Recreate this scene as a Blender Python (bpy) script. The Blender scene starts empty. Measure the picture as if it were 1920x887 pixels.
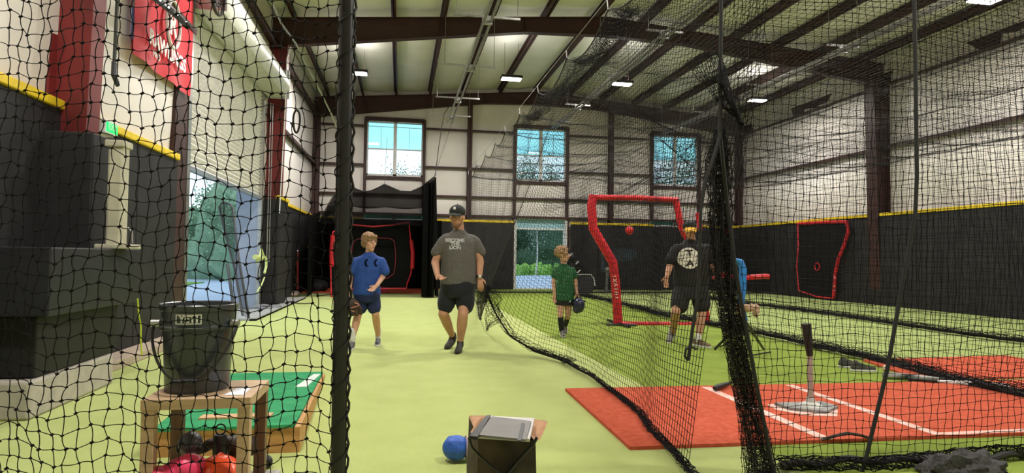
import bpy, bmesh, math, random
import numpy as np
from mathutils import Vector, Matrix, noise
from mathutils.bvhtree import BVHTree
random.seed(7); rng = np.random.default_rng(5)
PI = math.pi
S = bpy.context.scene
COL = S.collection

# ------------------------------------------------------------------ camera
FP = 1170.0; CH = 1.18
TH = math.atan(209.5/FP); PH = math.atan(39.3/FP); RO = 0.0133
cam_d = bpy.data.cameras.new('camera'); cam = bpy.data.objects.new('camera', cam_d); COL.objects.link(cam)
RM = Matrix.Rotation(-TH, 3, 'Z') @ Matrix.Rotation(PI/2+PH, 3, 'X') @ Matrix.Rotation(RO, 3, 'Z')
cam.matrix_world = Matrix.Translation((0, 0, CH)) @ RM.to_4x4()
cam_d.sensor_width = 36; cam_d.lens = FP/1920*36; cam_d.clip_start = 0.05; cam_d.clip_end = 400
S.camera = cam

# ------------------------------------------------------------------ sky and exposure
S.view_settings.view_transform = 'Standard'; S.view_settings.look = 'None'
S.view_settings.gamma = 1; S.view_settings.exposure = 0.0
W = bpy.data.worlds.new('sky'); S.world = W; W.use_nodes = True
nt = W.node_tree; nt.nodes.clear()
o_ = nt.nodes.new('ShaderNodeOutputWorld'); bg = nt.nodes.new('ShaderNodeBackground')
tc = nt.nodes.new('ShaderNodeTexCoord'); mp = nt.nodes.new('ShaderNodeMapping'); mp.inputs['Scale'].default_value = (2.2, 2.2, 6)
ns = nt.nodes.new('ShaderNodeTexNoise'); ns.inputs['Scale'].default_value = 1.6; ns.inputs['Detail'].default_value = 6
cr = nt.nodes.new('ShaderNodeValToRGB'); cr.color_ramp.elements[0].position = .38; cr.color_ramp.elements[0].color = (.6, .85, .97, 1)
cr.color_ramp.elements[1].position = .6; cr.color_ramp.elements[1].color = (.95, 1, 1, 1)
nt.links.new(tc.outputs['Generated'], mp.inputs[0]); nt.links.new(mp.outputs[0], ns.inputs[0]); nt.links.new(ns.outputs[0], cr.inputs[0])
nt.links.new(cr.outputs[0], bg.inputs[0]); nt.links.new(bg.outputs[0], o_.inputs[0]); bg.inputs[1].default_value = 1.5
LAMP_W = 205.0

# ------------------------------------------------------------------ helpers
def ray(x, y): return RM @ Vector((x-960, 443.5-y, -FP))
def at(x, y, Y):
    d = ray(x, y); return Vector((0, 0, CH)) + d*(Y/d.y)
def onX(x, y, X):
    d = ray(x, y); return Vector((0, 0, CH)) + d*(X/d.x)
def fl(x, y, z=0.0):
    d = ray(x, y); return Vector((0, 0, CH)) + d*((z-CH)/d.z)

MATS = {}
def mat(name, c, rough=.6, metal=0., c2=None, scale=8., bump=0., bscale=60., spec=.4, emit=0., sheen=0., detail=4, stretch=None):
    if name in MATS: return MATS[name]
    m = bpy.data.materials.new(name); m.use_nodes = True; t = m.node_tree; b = t.nodes['Principled BSDF']
    b.inputs['Base Color'].default_value = (*c, 1); b.inputs['Roughness'].default_value = rough; b.inputs['Metallic'].default_value = metal
    b.inputs['Specular IOR Level'].default_value = spec
    if sheen: b.inputs['Sheen Weight'].default_value = sheen
    co = t.nodes.new('ShaderNodeTexCoord'); mpn = t.nodes.new('ShaderNodeMapping')
    if stretch: mpn.inputs['Scale'].default_value = stretch
    t.links.new(co.outputs['Object'], mpn.inputs[0])
    if c2 is None: c2 = tuple(v*.8 for v in c)
    n = t.nodes.new('ShaderNodeTexNoise'); n.inputs['Scale'].default_value = scale; n.inputs['Detail'].default_value = detail
    r = t.nodes.new('ShaderNodeValToRGB'); r.color_ramp.elements[0].position = .35; r.color_ramp.elements[1].position = .68
    r.color_ramp.elements[0].color = (*c, 1); r.color_ramp.elements[1].color = (*c2, 1)
    t.links.new(mpn.outputs[0], n.inputs[0]); t.links.new(n.outputs[0], r.inputs[0]); t.links.new(r.outputs[0], b.inputs['Base Color'])
    if bump:
        n2 = t.nodes.new('ShaderNodeTexNoise'); n2.inputs['Scale'].default_value = bscale; n2.inputs['Detail'].default_value = 3
        bp = t.nodes.new('ShaderNodeBump'); bp.inputs['Strength'].default_value = bump; bp.inputs['Distance'].default_value = .01
        t.links.new(mpn.outputs[0], n2.inputs[0]); t.links.new(n2.outputs[0], bp.inputs['Height']); t.links.new(bp.outputs[0], b.inputs['Normal'])
    if emit:
        b.inputs['Emission Color'].default_value = (*c, 1); b.inputs['Emission Strength'].default_value = emit
    MATS[name] = m; return m

def sheer(name, c, op):       # loosely woven cloth or tinted glass: part of the light passes straight through
    if name in MATS: return MATS[name]
    m = bpy.data.materials.new(name); m.use_nodes = True; t = m.node_tree; b = t.nodes['Principled BSDF']
    b.inputs['Base Color'].default_value = (*c, 1); b.inputs['Roughness'].default_value = .9; b.inputs['Specular IOR Level'].default_value = .08; b.inputs['Alpha'].default_value = op
    MATS[name] = m; return m
def tint(name, c):
    m = bpy.data.materials.new(name); m.use_nodes = True; t = m.node_tree; t.nodes.clear()
    o = t.nodes.new('ShaderNodeOutputMaterial'); tr = t.nodes.new('ShaderNodeBsdfTransparent'); gl = t.nodes.new('ShaderNodeBsdfGlossy')
    mx = t.nodes.new('ShaderNodeMixShader'); fr = t.nodes.new('ShaderNodeFresnel'); fr.inputs[0].default_value = 1.25
    tr.inputs[0].default_value = (*c, 1); gl.inputs['Roughness'].default_value = .03
    t.links.new(fr.outputs[0], mx.inputs[0]); t.links.new(tr.outputs[0], mx.inputs[1]); t.links.new(gl.outputs[0], mx.inputs[2]); t.links.new(mx.outputs[0], o.inputs[0])
    MATS[name] = m; return m

STEEL = mat('oxide red steel', (.055, .02, .018), .55, c2=(.035, .014, .013), scale=3)
STEEL2 = mat('red primer steel', (.2, .02, .02), .5, c2=(.12, .014, .014), scale=2)
WHITE = mat('white vinyl insulation', (.8, .75, .72), .38, c2=(.74, .69, .66), scale=1.2, bump=.25, bscale=2.5, spec=.5)
ROOFM = mat('roof insulation', (.82, .8, .76), .6, c2=(.74, .73, .69), scale=1.5, bump=.3, bscale=3)
PAD = mat('black wall padding', (.028, .027, .029), .62, c2=(.017, .016, .018), scale=3, bump=.15, bscale=20, spec=.22)
YEL = mat('yellow cap', (.85, .62, .02), .5, c2=(.72, .5, .02))
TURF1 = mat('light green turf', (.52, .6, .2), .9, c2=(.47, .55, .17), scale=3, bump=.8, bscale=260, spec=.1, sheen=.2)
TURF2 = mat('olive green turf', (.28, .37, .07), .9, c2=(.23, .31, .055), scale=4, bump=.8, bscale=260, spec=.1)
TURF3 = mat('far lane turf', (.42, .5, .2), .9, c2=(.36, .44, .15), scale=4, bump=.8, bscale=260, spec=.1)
MATR = mat('red clay turf', (.72, .15, .085), .9, c2=(.6, .105, .055), scale=25, bump=.9, bscale=300, spec=.1)
CHALK = mat('worn white line', (.85, .6, .55), .9, c2=(.75, .4, .34), scale=20, bump=.5, bscale=200)
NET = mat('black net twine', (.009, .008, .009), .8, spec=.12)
NETF = mat('greyish net twine', (.04, .036, .036), .8, spec=.2)  # lighter grey twine for the roof, far side and gathered nets
ROPE = mat('black rope', (.014, .013, .014), .7, bump=.5, bscale=200)
BLK = mat('black plastic', (.015, .015, .017), .4)
GAL = mat('galvanised steel', (.42, .41, .4), .38, .8, c2=(.3, .3, .29), scale=10)
GREY = mat('grey painted metal', (.22, .25, .3), .5, c2=(.17, .2, .25))
REDP = mat('red vinyl padding', (.62, .018, .03), .4, c2=(.45, .012, .022), scale=12, bump=.3, bscale=20)
REDL = mat('red fibreglass pole', (.7, .03, .05), .4)
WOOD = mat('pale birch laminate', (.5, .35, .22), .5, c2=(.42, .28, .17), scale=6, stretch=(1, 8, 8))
WOODD = mat('dark brown leg', (.16, .09, .05), .5, c2=(.1, .055, .03), scale=6, stretch=(8, 8, 1))  # darker brown used for the two rear table legs
PLY = mat('orange plywood', (.55, .3, .11), .6, c2=(.42, .2, .07), scale=6, stretch=(1, 6, 6))
GREENT = mat('emerald turf', (.06, .36, .16), .9, c2=(.04, .28, .12), scale=8, bump=.6, bscale=250, spec=.1)
WHP = mat('white plastic', (.8, .8, .8), .4)
BEIGE = mat('beige painted metal', (.55, .52, .4), .5)

class MB:
    """collects shapes, then links them as ONE mesh object"""
    def __init__(s): s.bm = bmesh.new()
    def box(s, a, b, bev=0., rot=None, c=None):
        a = Vector(a); b = Vector(b); sz = b-a; ctr = (a+b)/2
        r = bmesh.ops.create_cube(s.bm, size=1)
        vs = r['verts']
        bmesh.ops.scale(s.bm, vec=(abs(sz.x), abs(sz.y), abs(sz.z)), verts=vs)
        if rot is not None: bmesh.ops.rotate(s.bm, verts=vs, cent=(0, 0, 0), matrix=rot)
        bmesh.ops.translate(s.bm, vec=ctr, verts=vs)
        if bev:
            es = list({e for v in vs for e in v.link_edges})
            bmesh.ops.bevel(s.bm, geom=es, offset=bev, segments=2, affect='EDGES', profile=.5)
        return s
    def tube(s, pts, r, n=8, ry=None, cap=True, up=(0, 0, 1)):
        pts = [Vector(p) for p in pts]; rs = r if isinstance(r, (list, tuple)) else [r]*len(pts)
        rings = []; prev = None
        for i, p in enumerate(pts):
            d = (pts[min(i+1, len(pts)-1)]-pts[max(i-1, 0)]).normalized()
            if prev is None:
                u = Vector(up)
                if abs(d.dot(u)) > .95: u = Vector((1, 0, 0))
                a = d.cross(u).normalized()
            else:
                a = (prev-d*prev.dot(d)).normalized()
            prev = a; b = d.cross(a)
            r2 = rs[i] if ry is None else (ry[i] if isinstance(ry, (list, tuple)) else ry)
            rings.append([s.bm.verts.new(p+a*math.cos(2*PI*k/n)*rs[i]+b*math.sin(2*PI*k/n)*r2) for k in range(n)])
        for q, w in zip(rings, rings[1:]):
            for k in range(n): s.bm.faces.new((q[k], q[(k+1) % n], w[(k+1) % n], w[k]))
        if cap: s.bm.faces.new(rings[0][::-1]); s.bm.faces.new(rings[-1])
        return s
    def ball(s, c, r, seg=16, rot=None):
        r = (r, r, r) if isinstance(r, (int, float)) else r
        q = bmesh.ops.create_uvsphere(s.bm, u_segments=seg, v_segments=max(6, seg//2), radius=1)
        bmesh.ops.scale(s.bm, vec=r, verts=q['verts'])
        if rot is not None: bmesh.ops.rotate(s.bm, verts=q['verts'], cent=(0, 0, 0), matrix=rot)
        bmesh.ops.translate(s.bm, vec=c, verts=q['verts']); return s
    def lathe(s, c, prof, n=32, cap=True):
        c = Vector(c); rings = []
        for (r, z) in prof: rings.append([s.bm.verts.new(c+Vector((r*math.cos(2*PI*k/n), r*math.sin(2*PI*k/n), z))) for k in range(n)])
        for q, w in zip(rings, rings[1:]):
            for k in range(n): s.bm.faces.new((q[k], q[(k+1) % n], w[(k+1) % n], w[k]))
        if cap: s.bm.faces.new(rings[0][::-1]); s.bm.faces.new(rings[-1])
        return s
    def quad(s, *p): s.bm.faces.new([s.bm.verts.new(Vector(q)) for q in p]); return s
    def prism(s, poly, d):
        d = Vector(d); a = [s.bm.verts.new(Vector(p)) for p in poly]; b = [s.bm.verts.new(Vector(p)+d) for p in poly]
        n = len(a); s.bm.faces.new(a[::-1]); s.bm.faces.new(b)
        for i in range(n): s.bm.faces.new((a[i], a[(i+1) % n], b[(i+1) % n], b[i]))
        return s
    def build(s, name, m, parent=None, smooth=False):
        bmesh.ops.recalc_face_normals(s.bm, faces=s.bm.faces)
        me = bpy.data.meshes.new(name); s.bm.to_mesh(me); s.bm.free()
        me.materials.append(m)
        if smooth:
            me.shade_smooth(); me.set_sharp_from_angle(angle=math.radians(40))
        return link(name, me, parent)
def link(name, me, parent=None):
    o = bpy.data.objects.new(name, me); COL.objects.link(o)
    if parent is not None:
        o.parent = parent
        o.matrix_parent_inverse = WM[parent.name].inverted() if parent.name in WM else Matrix.Identity(4)
    return o
WM = {}
def tag(o, label=None, cat=None, group=None, kind=None):
    if label: o['label'] = label
    if cat: o['category'] = cat
    if group: o['group'] = group
    if kind: o['kind'] = kind
    return o
def thing(name, label, cat, loc=(0, 0, 0), group=None):
    o = bpy.data.objects.new(name, None); COL.objects.link(o); o.location = loc; o.empty_display_size = .1
    WM[o.name] = Matrix.Translation(loc)
    return tag(o, label, cat, group)
def struct(o, label=None): return tag(o, label, None, None, 'structure')
def bx(name, a, b, m, parent=None, bev=0.): return MB().box(a, b, bev).build(name, m, parent)
def copy_tree(o, delta, group=None, label=None):
    c = o.copy(); COL.objects.link(c); c.location = Vector(o.location)+Vector(delta)
    if group: c['group'] = group
    if label: c['label'] = label
    def rec(src, dst):
        for ch in [x for x in COL.objects if x.parent == src]:
            k = ch.copy(); COL.objects.link(k); k.parent = dst; k.matrix_parent_inverse = ch.matrix_parent_inverse.copy(); rec(ch, k)
    rec(o, c); return c

def text_bm(txt, size, ext=.002, off=0., res=3):
    cu = bpy.data.curves.new('t', 'FONT'); cu.body = txt; cu.size = size; cu.extrude = ext; cu.offset = off
    cu.align_x = 'CENTER'; cu.align_y = 'CENTER'; cu.resolution_u = res; cu.space_line = .85
    o = bpy.data.objects.new('t', cu); COL.objects.link(o)
    dg = bpy.context.evaluated_depsgraph_get(); me = bpy.data.meshes.new_from_object(o.evaluated_get(dg))
    bpy.data.objects.remove(o); bm = bmesh.new(); bm.from_mesh(me); bpy.data.meshes.remove(me); return bm
def text(name, txt, size, M, m, parent, off=0., ext=.002, target=None, sx=1., lab=None):
    bm = text_bm(txt, size, ext, off)
    if sx != 1: bmesh.ops.scale(bm, vec=(sx, 1, 1), verts=bm.verts)
    if target is not None:
        es = [e for e in bm.edges if e.calc_length() > .03]
        bmesh.ops.subdivide_edges(bm, edges=es, cuts=2); bmesh.ops.triangulate(bm, faces=bm.faces)
    bm.transform(M)
    if target is not None: project(bm, target)
    mb = MB(); mb.bm.free(); mb.bm = bm
    o = mb.build(name, m, parent)
    if lab: o['label'] = lab
    return o
def project(bm, target, lift=.004):       # lay a flat print on the front (-y) of a garment
    me = target.data; bvh = BVHTree.FromPolygons([v.co for v in me.vertices], [p.vertices for p in me.polygons])
    for v in bm.verts:
        h = bvh.ray_cast(Vector((v.co.x, v.co.y-1.0, v.co.z)), Vector((0, 1, 0)))
        if h[0] is not None: v.co.y = h[0].y-lift

def blob(name, prims, m, parent, vox=.008, smooth=4, noise_amp=0., noise_s=12., fold=None):
    """union of closed shapes melted into one continuous skin"""
    mb = MB()
    for p in prims:
        if p[0] == 'c':
            _, a, ra, b, rb = p[:5]; flat = p[5] if len(p) > 5 else 1.0
            a = Vector(a); b = Vector(b); d = (b-a); L = d.length
            if L < 1e-5: continue
            d /= L
            ts = [-.92*ra/L, -.6*ra/L, 0] + [k/4 for k in range(1, 4)] + [1, 1+.6*rb/L, 1+.92*rb/L]
            rr = [ra*.38, ra*.8, ra] + [ra+(rb-ra)*k/4 for k in range(1, 4)] + [rb, rb*.8, rb*.38]
            up = (0, 1, 0) if abs(d.y) < .9 else (1, 0, 0)
            mb.tube([a+d*L*t for t in ts], rr, 14, ry=[q*flat for q in rr], up=up)
        elif p[0] == 'e':
            mb.ball(p[1], p[2], 18, rot=p[3] if len(p) > 3 else None)
        elif p[0] == 's':                        # stacked ellipses: [(centre, rx, ry), ...]
            n = 20; rings = []
            for (c, rx, ry) in p[1]:
                c = Vector(c); rings.append([mb.bm.verts.new(c+Vector((rx*math.copysign(abs(math.cos(2*PI*k/n))**.85, math.cos(2*PI*k/n)), ry*math.sin(2*PI*k/n), 0))) for k in range(n)])
            for q, w in zip(rings, rings[1:]):
                for k in range(n): mb.bm.faces.new((q[k], q[(k+1) % n], w[(k+1) % n], w[k]))
            mb.bm.faces.new(rings[0][::-1]); mb.bm.faces.new(rings[-1])
        elif p[0] == 'b': mb.box(p[1], p[2], p[3] if len(p) > 3 else 0.)
    bmesh.ops.recalc_face_normals(mb.bm, faces=mb.bm.faces)
    me = bpy.data.meshes.new(name); mb.bm.to_mesh(me); mb.bm.free()
    t = bpy.data.objects.new('tmp', me); COL.objects.link(t)
    rm = t.modifiers.new('r', 'REMESH'); rm.mode = 'VOXEL'; rm.voxel_size = vox
    if smooth: sm = t.modifiers.new('s', 'SMOOTH'); sm.iterations = smooth; sm.factor = .6
    dg = bpy.context.evaluated_depsgraph_get(); me2 = bpy.data.meshes.new_from_object(t.evaluated_get(dg))
    bpy.data.objects.remove(t); bpy.data.meshes.remove(me)
    me2.name = name; me2.materials.clear(); me2.materials.append(m); me2.shade_smooth()
    if noise_amp:
        for v in me2.vertices:
            q = Vector((v.co.x*noise_s, v.co.y*noise_s, v.co.z*noise_s*(fold or 1)))
            v.co += v.normal*noise_amp*(.3+.8*noise.noise(q))
    return link(name, me2, parent)

def strands(name, P, r, m, parent=None, rows=True, cols=True, stuff=True, n=3):
    """a knotted net: every row and column of the point grid P becomes a thin strand"""
    P = np.asarray(P, float); V = []; Fc = []; base = 0
    def run(Q):
        nonlocal base
        L, N, _ = Q.shape
        T = np.zeros_like(Q); T[:, 1:-1] = Q[:, 2:]-Q[:, :-2]; T[:, 0] = Q[:, 1]-Q[:, 0]; T[:, -1] = Q[:, -1]-Q[:, -2]
        T /= np.linalg.norm(T, axis=2, keepdims=True)+1e-9
        ref = np.array([.31, .2, .93]) if abs(T[..., 2]).mean() < .6 else np.array([.9, .4, .1])
        A = np.cross(T, ref); A /= np.linalg.norm(A, axis=2, keepdims=True)+1e-9; B = np.cross(T, A)
        rings = [Q+(A*math.cos(2*PI*k/n)+B*math.sin(2*PI*k/n))*r for k in range(n)]
        vv = np.stack(rings, axis=2).reshape(-1, 3)
        idx = np.arange(L*N*n).reshape(L, N, n)+base
        for k in range(n):
            k2 = (k+1) % n
            Fc.append(np.stack([idx[:, :-1, k], idx[:, 1:, k], idx[:, 1:, k2], idx[:, :-1, k2]], axis=-1).reshape(-1, 4))
        V.append(vv); base += len(vv)
    if rows: run(P)
    if cols: run(np.swapaxes(P, 0, 1))
    V = np.concatenate(V); Fa = np.concatenate(Fc)
    me = bpy.data.meshes.new(name); me.vertices.add(len(V)); me.vertices.foreach_set('co', V.ravel())
    me.loops.add(Fa.size); me.loops.foreach_set('vertex_index', Fa.ravel().astype(np.int32))
    me.polygons.add(len(Fa)); me.polygons.foreach_set('loop_start', np.arange(0, Fa.size, 4, dtype=np.int32))
    me.update(calc_edges=True); me.materials.append(m)
    o = link(name, me, parent)
    if stuff and parent is not None: o['kind'] = 'stuff'
    return o
def knots(name, P, r, m, parent):
    P = np.asarray(P).reshape(-1, 3); oc = np.array([[1.3, 0, 0], [-1.3, 0, 0], [0, 1, 0], [0, -1, 0], [.4, 0, 1], [-.4, 0, -1]])*r
    f = np.array([[0, 2, 4], [2, 1, 4], [1, 3, 4], [3, 0, 4], [2, 0, 5], [1, 2, 5], [3, 1, 5], [0, 3, 5]])
    V = (P[:, None, :]+oc[None]*rng.uniform(.75, 1.25, (len(P), 1, 1))).reshape(-1, 3); Fa = (f[None]+6*np.arange(len(P))[:, None, None]).reshape(-1, 3)
    me = bpy.data.meshes.new(name); me.from_pydata(V.tolist(), [], Fa.tolist()); me.materials.append(m)
    o = link(name, me, parent); o['kind'] = 'stuff'; return o
def sn(a, b, s=1.): return noise.noise(Vector((a*s, b*s, 3.3)))

# ------------------------------------------------------------------ building shell
XL, XR, YF, YB = -3.1, 13.35, 23.0, -4.0
PEAK = 5.2
def ztop(x): return 7.42-.083*abs(x-PEAK)          # top of the rafters
floor = struct(bx('floor', (XL-.4, YB-.2, -.12), (XR+.4, YF+.05, -.012), mat('concrete slab', (.3, .3, .29), .7)), 'concrete slab under the turf lanes')
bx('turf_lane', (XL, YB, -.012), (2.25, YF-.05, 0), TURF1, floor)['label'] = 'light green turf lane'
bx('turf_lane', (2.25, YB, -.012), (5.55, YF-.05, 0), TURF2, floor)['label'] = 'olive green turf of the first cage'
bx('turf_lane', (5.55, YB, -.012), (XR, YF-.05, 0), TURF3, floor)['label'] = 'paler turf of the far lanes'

# --- ceiling: purlins, insulation, rafters
ceil = thing('ceiling', None, None, (0, 0, 7.4)); struct(ceil, 'sloped metal roof with white insulation between dark red purlins')
purl = [-2.95, -1.9, -.9, -.2, .98, 2.2, 3.55, 4.9, 6.2, 7.5, 8.8, 10.1, 11.4, 12.7]
purl = [-2.6, -1.42, -.26, .95, 2.17, 3.54, 4.91, 6.2, 7.5, 8.8, 10.1, 11.4, 12.7]
def roofz(x): return ztop(x)+.2
for x in purl:
    z = ztop(x)
    m = MB().box((x-.01, YB, z), (x+.01, YF, z+.2)).box((x-.01, YB, z), (x+.065, YF, z+.012)).box((x-.065, YB, z+.188), (x+.01, YF, z+.2))
    m.build('purlin', STEEL, ceil)
edges = [XL] + purl + [XR]
ybay = [YB, .1, 7.7, 15.3, YF]
for i in range(len(edges)-1):
    for j in range(4):
        a, b = edges[i]+.02, edges[i+1]-.02; y0, y1 = ybay[j], ybay[j+1]; mb = MB(); nx, ny = 6, 14; g = []
        for p in range(nx+1):
            row = []
            for q in range(ny+1):
                x = a+(b-a)*p/nx; y = y0+(y1-y0)*q/ny
                sag = -.07*math.sin(PI*p/nx)*(.7+.5*abs(math.sin(PI*(y-.3)/1.25))) + .02*sn(x, y, 2)
                zz = (roofz(a)+(roofz(b)-roofz(a))*p/nx)+sag
                if a < PEAK < b: zz = max(zz, roofz(x)+sag)
                row.append(mb.bm.verts.new((x, y, zz+.05)))
            g.append(row)
        for p in range(nx):
            for q in range(ny): mb.bm.faces.new((g[p][q], g[p+1][q], g[p+1][q+1], g[p][q+1]))
        o = mb.build('insulation_panel', ROOFM, ceil, True)
roofm = MB().prism([(XL-.5, YB-.2, roofz(XL)+.1), (PEAK, YB-.2, roofz(PEAK)+.15), (XR+.5, YB-.2, roofz(XR)+.1), (XR+.5, YB-.2, roofz(XR)+.2), (PEAK, YB-.2, roofz(PEAK)+.25), (XL-.5, YB-.2, roofz(XL)+.2)], (0, YF-YB+.6, 0))
roofm.build('roof_deck', GAL, ceil)
def rafter(y, w=.2):
    xs = [XL+.05, 3.0, PEAK, 7.4, XR-.05]
    lo = [6.05, 6.85, 6.93, 6.85, 6.1]
    top = [(x, ztop(x)-.02) for x in xs]; bot = list(zip(xs, lo))
    poly = [(x, y-.01, z) for x, z in top]+[(x, y-.01, z) for x, z in bot[::-1]]
    mb = MB().prism(poly, (0, .02, 0))
    for (xa, za), (xb, zb) in list(zip(bot, bot[1:]))+list(zip(top, top[1:])):
        mb.prism([(xa, y-w/2, za), (xb, y-w/2, zb), (xb, y-w/2, zb+.016), (xa, y-w/2, za+.016)], (0, w, 0))
    for x in (-1.3, .9, 3.0, 7.4, 9.6, 11.6):
        zb = np.interp(x, xs, lo); mb.box((x-.006, y-w/2, zb), (x+.006, y+w/2, ztop(x)-.02))
    return mb.build('rafter', STEEL, ceil)
for y in (22.75, 15.3, 7.7, .1): rafter(y)

def column(parent, x, y, zt, d=.34, w=.2, m=STEEL, axis='x', z0=0.):
    mb = MB(); s = 1 if x < 5 else -1
    if axis == 'x':     # web runs across the hall, deeper at the top
        poly = [(x, y-.008, z0), (x+s*d*.75, y-.008, z0), (x+s*d*1.15, y-.008, zt), (x, y-.008, zt)]
        mb.prism(poly, (0, .016, 0))
        mb.box((x-.012, y-w/2, z0), (x+.012, y+w/2, zt))
        mb.prism([(x+s*d*.75, y-w/2, z0), (x+s*(d*.75+.014), y-w/2, z0), (x+s*(d*1.15+.014), y-w/2, zt), (x+s*d*1.15, y-w/2, zt)], (0, w, 0))
    else:
        mb.box((x-w/2, y-.01, z0), (x+w/2, y+.01, zt)).box((x-w/2, y-d, z0), (x+w/2, y-d+.014, zt)).box((x-.008, y-d, z0), (x+.008, y, zt))
    return mb.build('steel_column', m, parent)

# --- far wall with girts, windows and openings
wf = thing('wall_far', None, None, (PEAK, YF, 0)); struct(wf, 'far gable wall with white insulation panels between dark girts')
studs = [XL, -1.3, .8, 2.46, 4.17, 6.2, 7.9, 9.6, 11.58, XR]
girt = [2.72, 3.41, 4.46, 5.86]; WZ = (4.08, 6.06)
wins = [(-1.3, .8), (4.17, 6.2), (9.6, 11.58)]
rows = [(2.5, 2.72), (2.72, 3.41), (3.41, 4.46), (4.46, 5.86), (5.86, None)]
for i in range(len(studs)-1):
    a, b = studs[i], studs[i+1]; isw = (a, b) in wins
    rr = [(2.72, 3.41), (3.41, 4.08), (6.1, None)] if isw else rows[1:]
    if not isw: rr = [(0, 2.72)]+rr
    elif (a, b) != (4.17, 6.2): rr = [(0, 2.5)]+rr
    for (z0, z1) in rr:
        mb = MB(); nx, nz = 6, 4; g = []
        for p in range(nx+1):
            r_ = []
            for q in range(nz+1):
                x = a+(b-a)*p/nx; zt = z1 if z1 else roofz(x)+.1; z = z0+(zt-z0)*q/nz
                r_.append(mb.bm.verts.new((x, YF-.02-.05*math.sin(PI*p/nx)*math.sin(PI*q/nz)+.012*sn(x, z, 3), z)))
            g.append(r_)
        for p in range(nx):
            for q in range(nz): mb.bm.faces.new((g[p][q], g[p][q+1], g[p+1][q+1], g[p+1][q]))
        mb.build('insulation_panel', WHITE, wf, True)
# outer skin with the same holes
mb = MB()
for i in range(len(studs)-1):
    a, b = studs[i], studs[i+1]
    if (a, b) in wins:
        door = (a, b) == (4.17, 6.2)
        mb.box((a, YF+.05, 2.72 if True else 0), (b, YF+.2, WZ[0])).box((a, YF+.05, WZ[1]), (b, YF+.2, 7.7))
        if not door: mb.box((a, YF+.05, 0), (b, YF+.2, 2.5))
    else: mb.box((a, YF+.05, 0), (b, YF+.2, 7.7))
mb.build('outer_cladding', GREY, wf)
segs = [(XL, -1.3), (.8, 2.46), (2.46, 4.17), (6.2, 7.9), (7.9, 9.6), (11.58, XR)]
for z in girt:
    for a, b in segs+([(-1.3, .8), (4.17, 6.2), (9.6, 11.58)] if z < 3.5 else []):
        MB().box((a, YF-.2, z-.01), (b, YF-.02, z+.01)).box((a, YF-.21, z-.07), (b, YF-.19, z+.01)).build('girt', STEEL, wf)
for a, b in wins:
    for z in (4.0, 6.13): MB().box((a, YF-.16, z-.06), (b, YF-.02, z+.05)).build('girt', STEEL, wf)
    for x in (a, b): MB().box((x-.05, YF-.18, 2.72), (x+.05, YF-.02, 6.15)).build('jamb_stud', STEEL, wf)
for x in (2.46, 7.9): column(wf, x, YF-.08, ztop(x)-.1, .24, .16, STEEL, 'y')
for x in (XL+.12, XR-.12): column(wf, x, YF-.1, 6.4, .25, .25, STEEL, 'y')

def window(n, a, b):
    w = thing('window_%d' % n, None, None, ((a+b)/2, YF, WZ[0])); struct(w)
    z0, z1 = WZ; c = (a+b)/2; y0, y1 = YF-.03, YF+.1
    mb = MB().box((a+.05, y0, z0), (b-.05, y1, z0+.06)).box((a+.05, y0, z1-.05), (b-.05, y1, z1)).box((a+.05, y0, z0), (a+.1, y1, z1)).box((b-.1, y0, z0), (b-.05, y1, z1)).box((c-.06, y0, z0), (c+.06, y1, z1))
    mb.build('window_frame', WHP, w)
    zm = (z0+z1)/2-.02
    for s, (p, q) in enumerate(((a+.1, c-.06), (c+.06, b-.1))):
        MB().box((p, YF+.02, z0+.06), (q, YF+.03, zm)).build('pane', MATS['clear glass'], w)
        MB().box((p, YF+.02, zm), (q, YF+.03, z1-.05)).build('pane', MATS['cyan glass'], w)
        MB().box((p, YF, zm-.02), (q, YF+.06, zm+.02)).build('sash_rail', WHP, w)
        MB().box((p, YF+.01, z1-.2), (q, YF+.04, z1-.185)).build('glazing_bar', GREY, w)
        MB().box(((p+q)/2-.006, YF+.01, zm), ((p+q)/2+.006, YF+.04, z1-.2)).build('glazing_bar', GREY, w)
tint('clear glass', (.9, .97, 1.0)); tint('cyan glass', (.6, .92, .98)); tint('teal glass', (.45, .68, .68))
for n, (a, b) in enumerate(wins): window(n+1, a, b)
for n, (a, b) in enumerate([wins[0], wins[2]]):
    w = thing('window_%d' % (n+4), None, None, ((a+b)/2, YF, 2.5)); struct(w, 'low teal transom strip over the closed door')
    MB().box((a+.05, YF-.02, 2.48), (b-.05, YF+.08, 2.53)).box((a+.05, YF-.02, 2.7), (b-.05, YF+.08, 2.74)).box(((a+b)/2-.06, YF-.02, 2.5), ((a+b)/2+.06, YF+.08, 2.74)).build('window_frame', WHP, w)
    for p, q in ((a+.05, (a+b)/2-.06), ((a+b)/2+.06, b-.05)): MB().box((p, YF+.02, 2.53), (q, YF+.03, 2.7)).build('pane', MATS['teal glass'], w)
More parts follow.
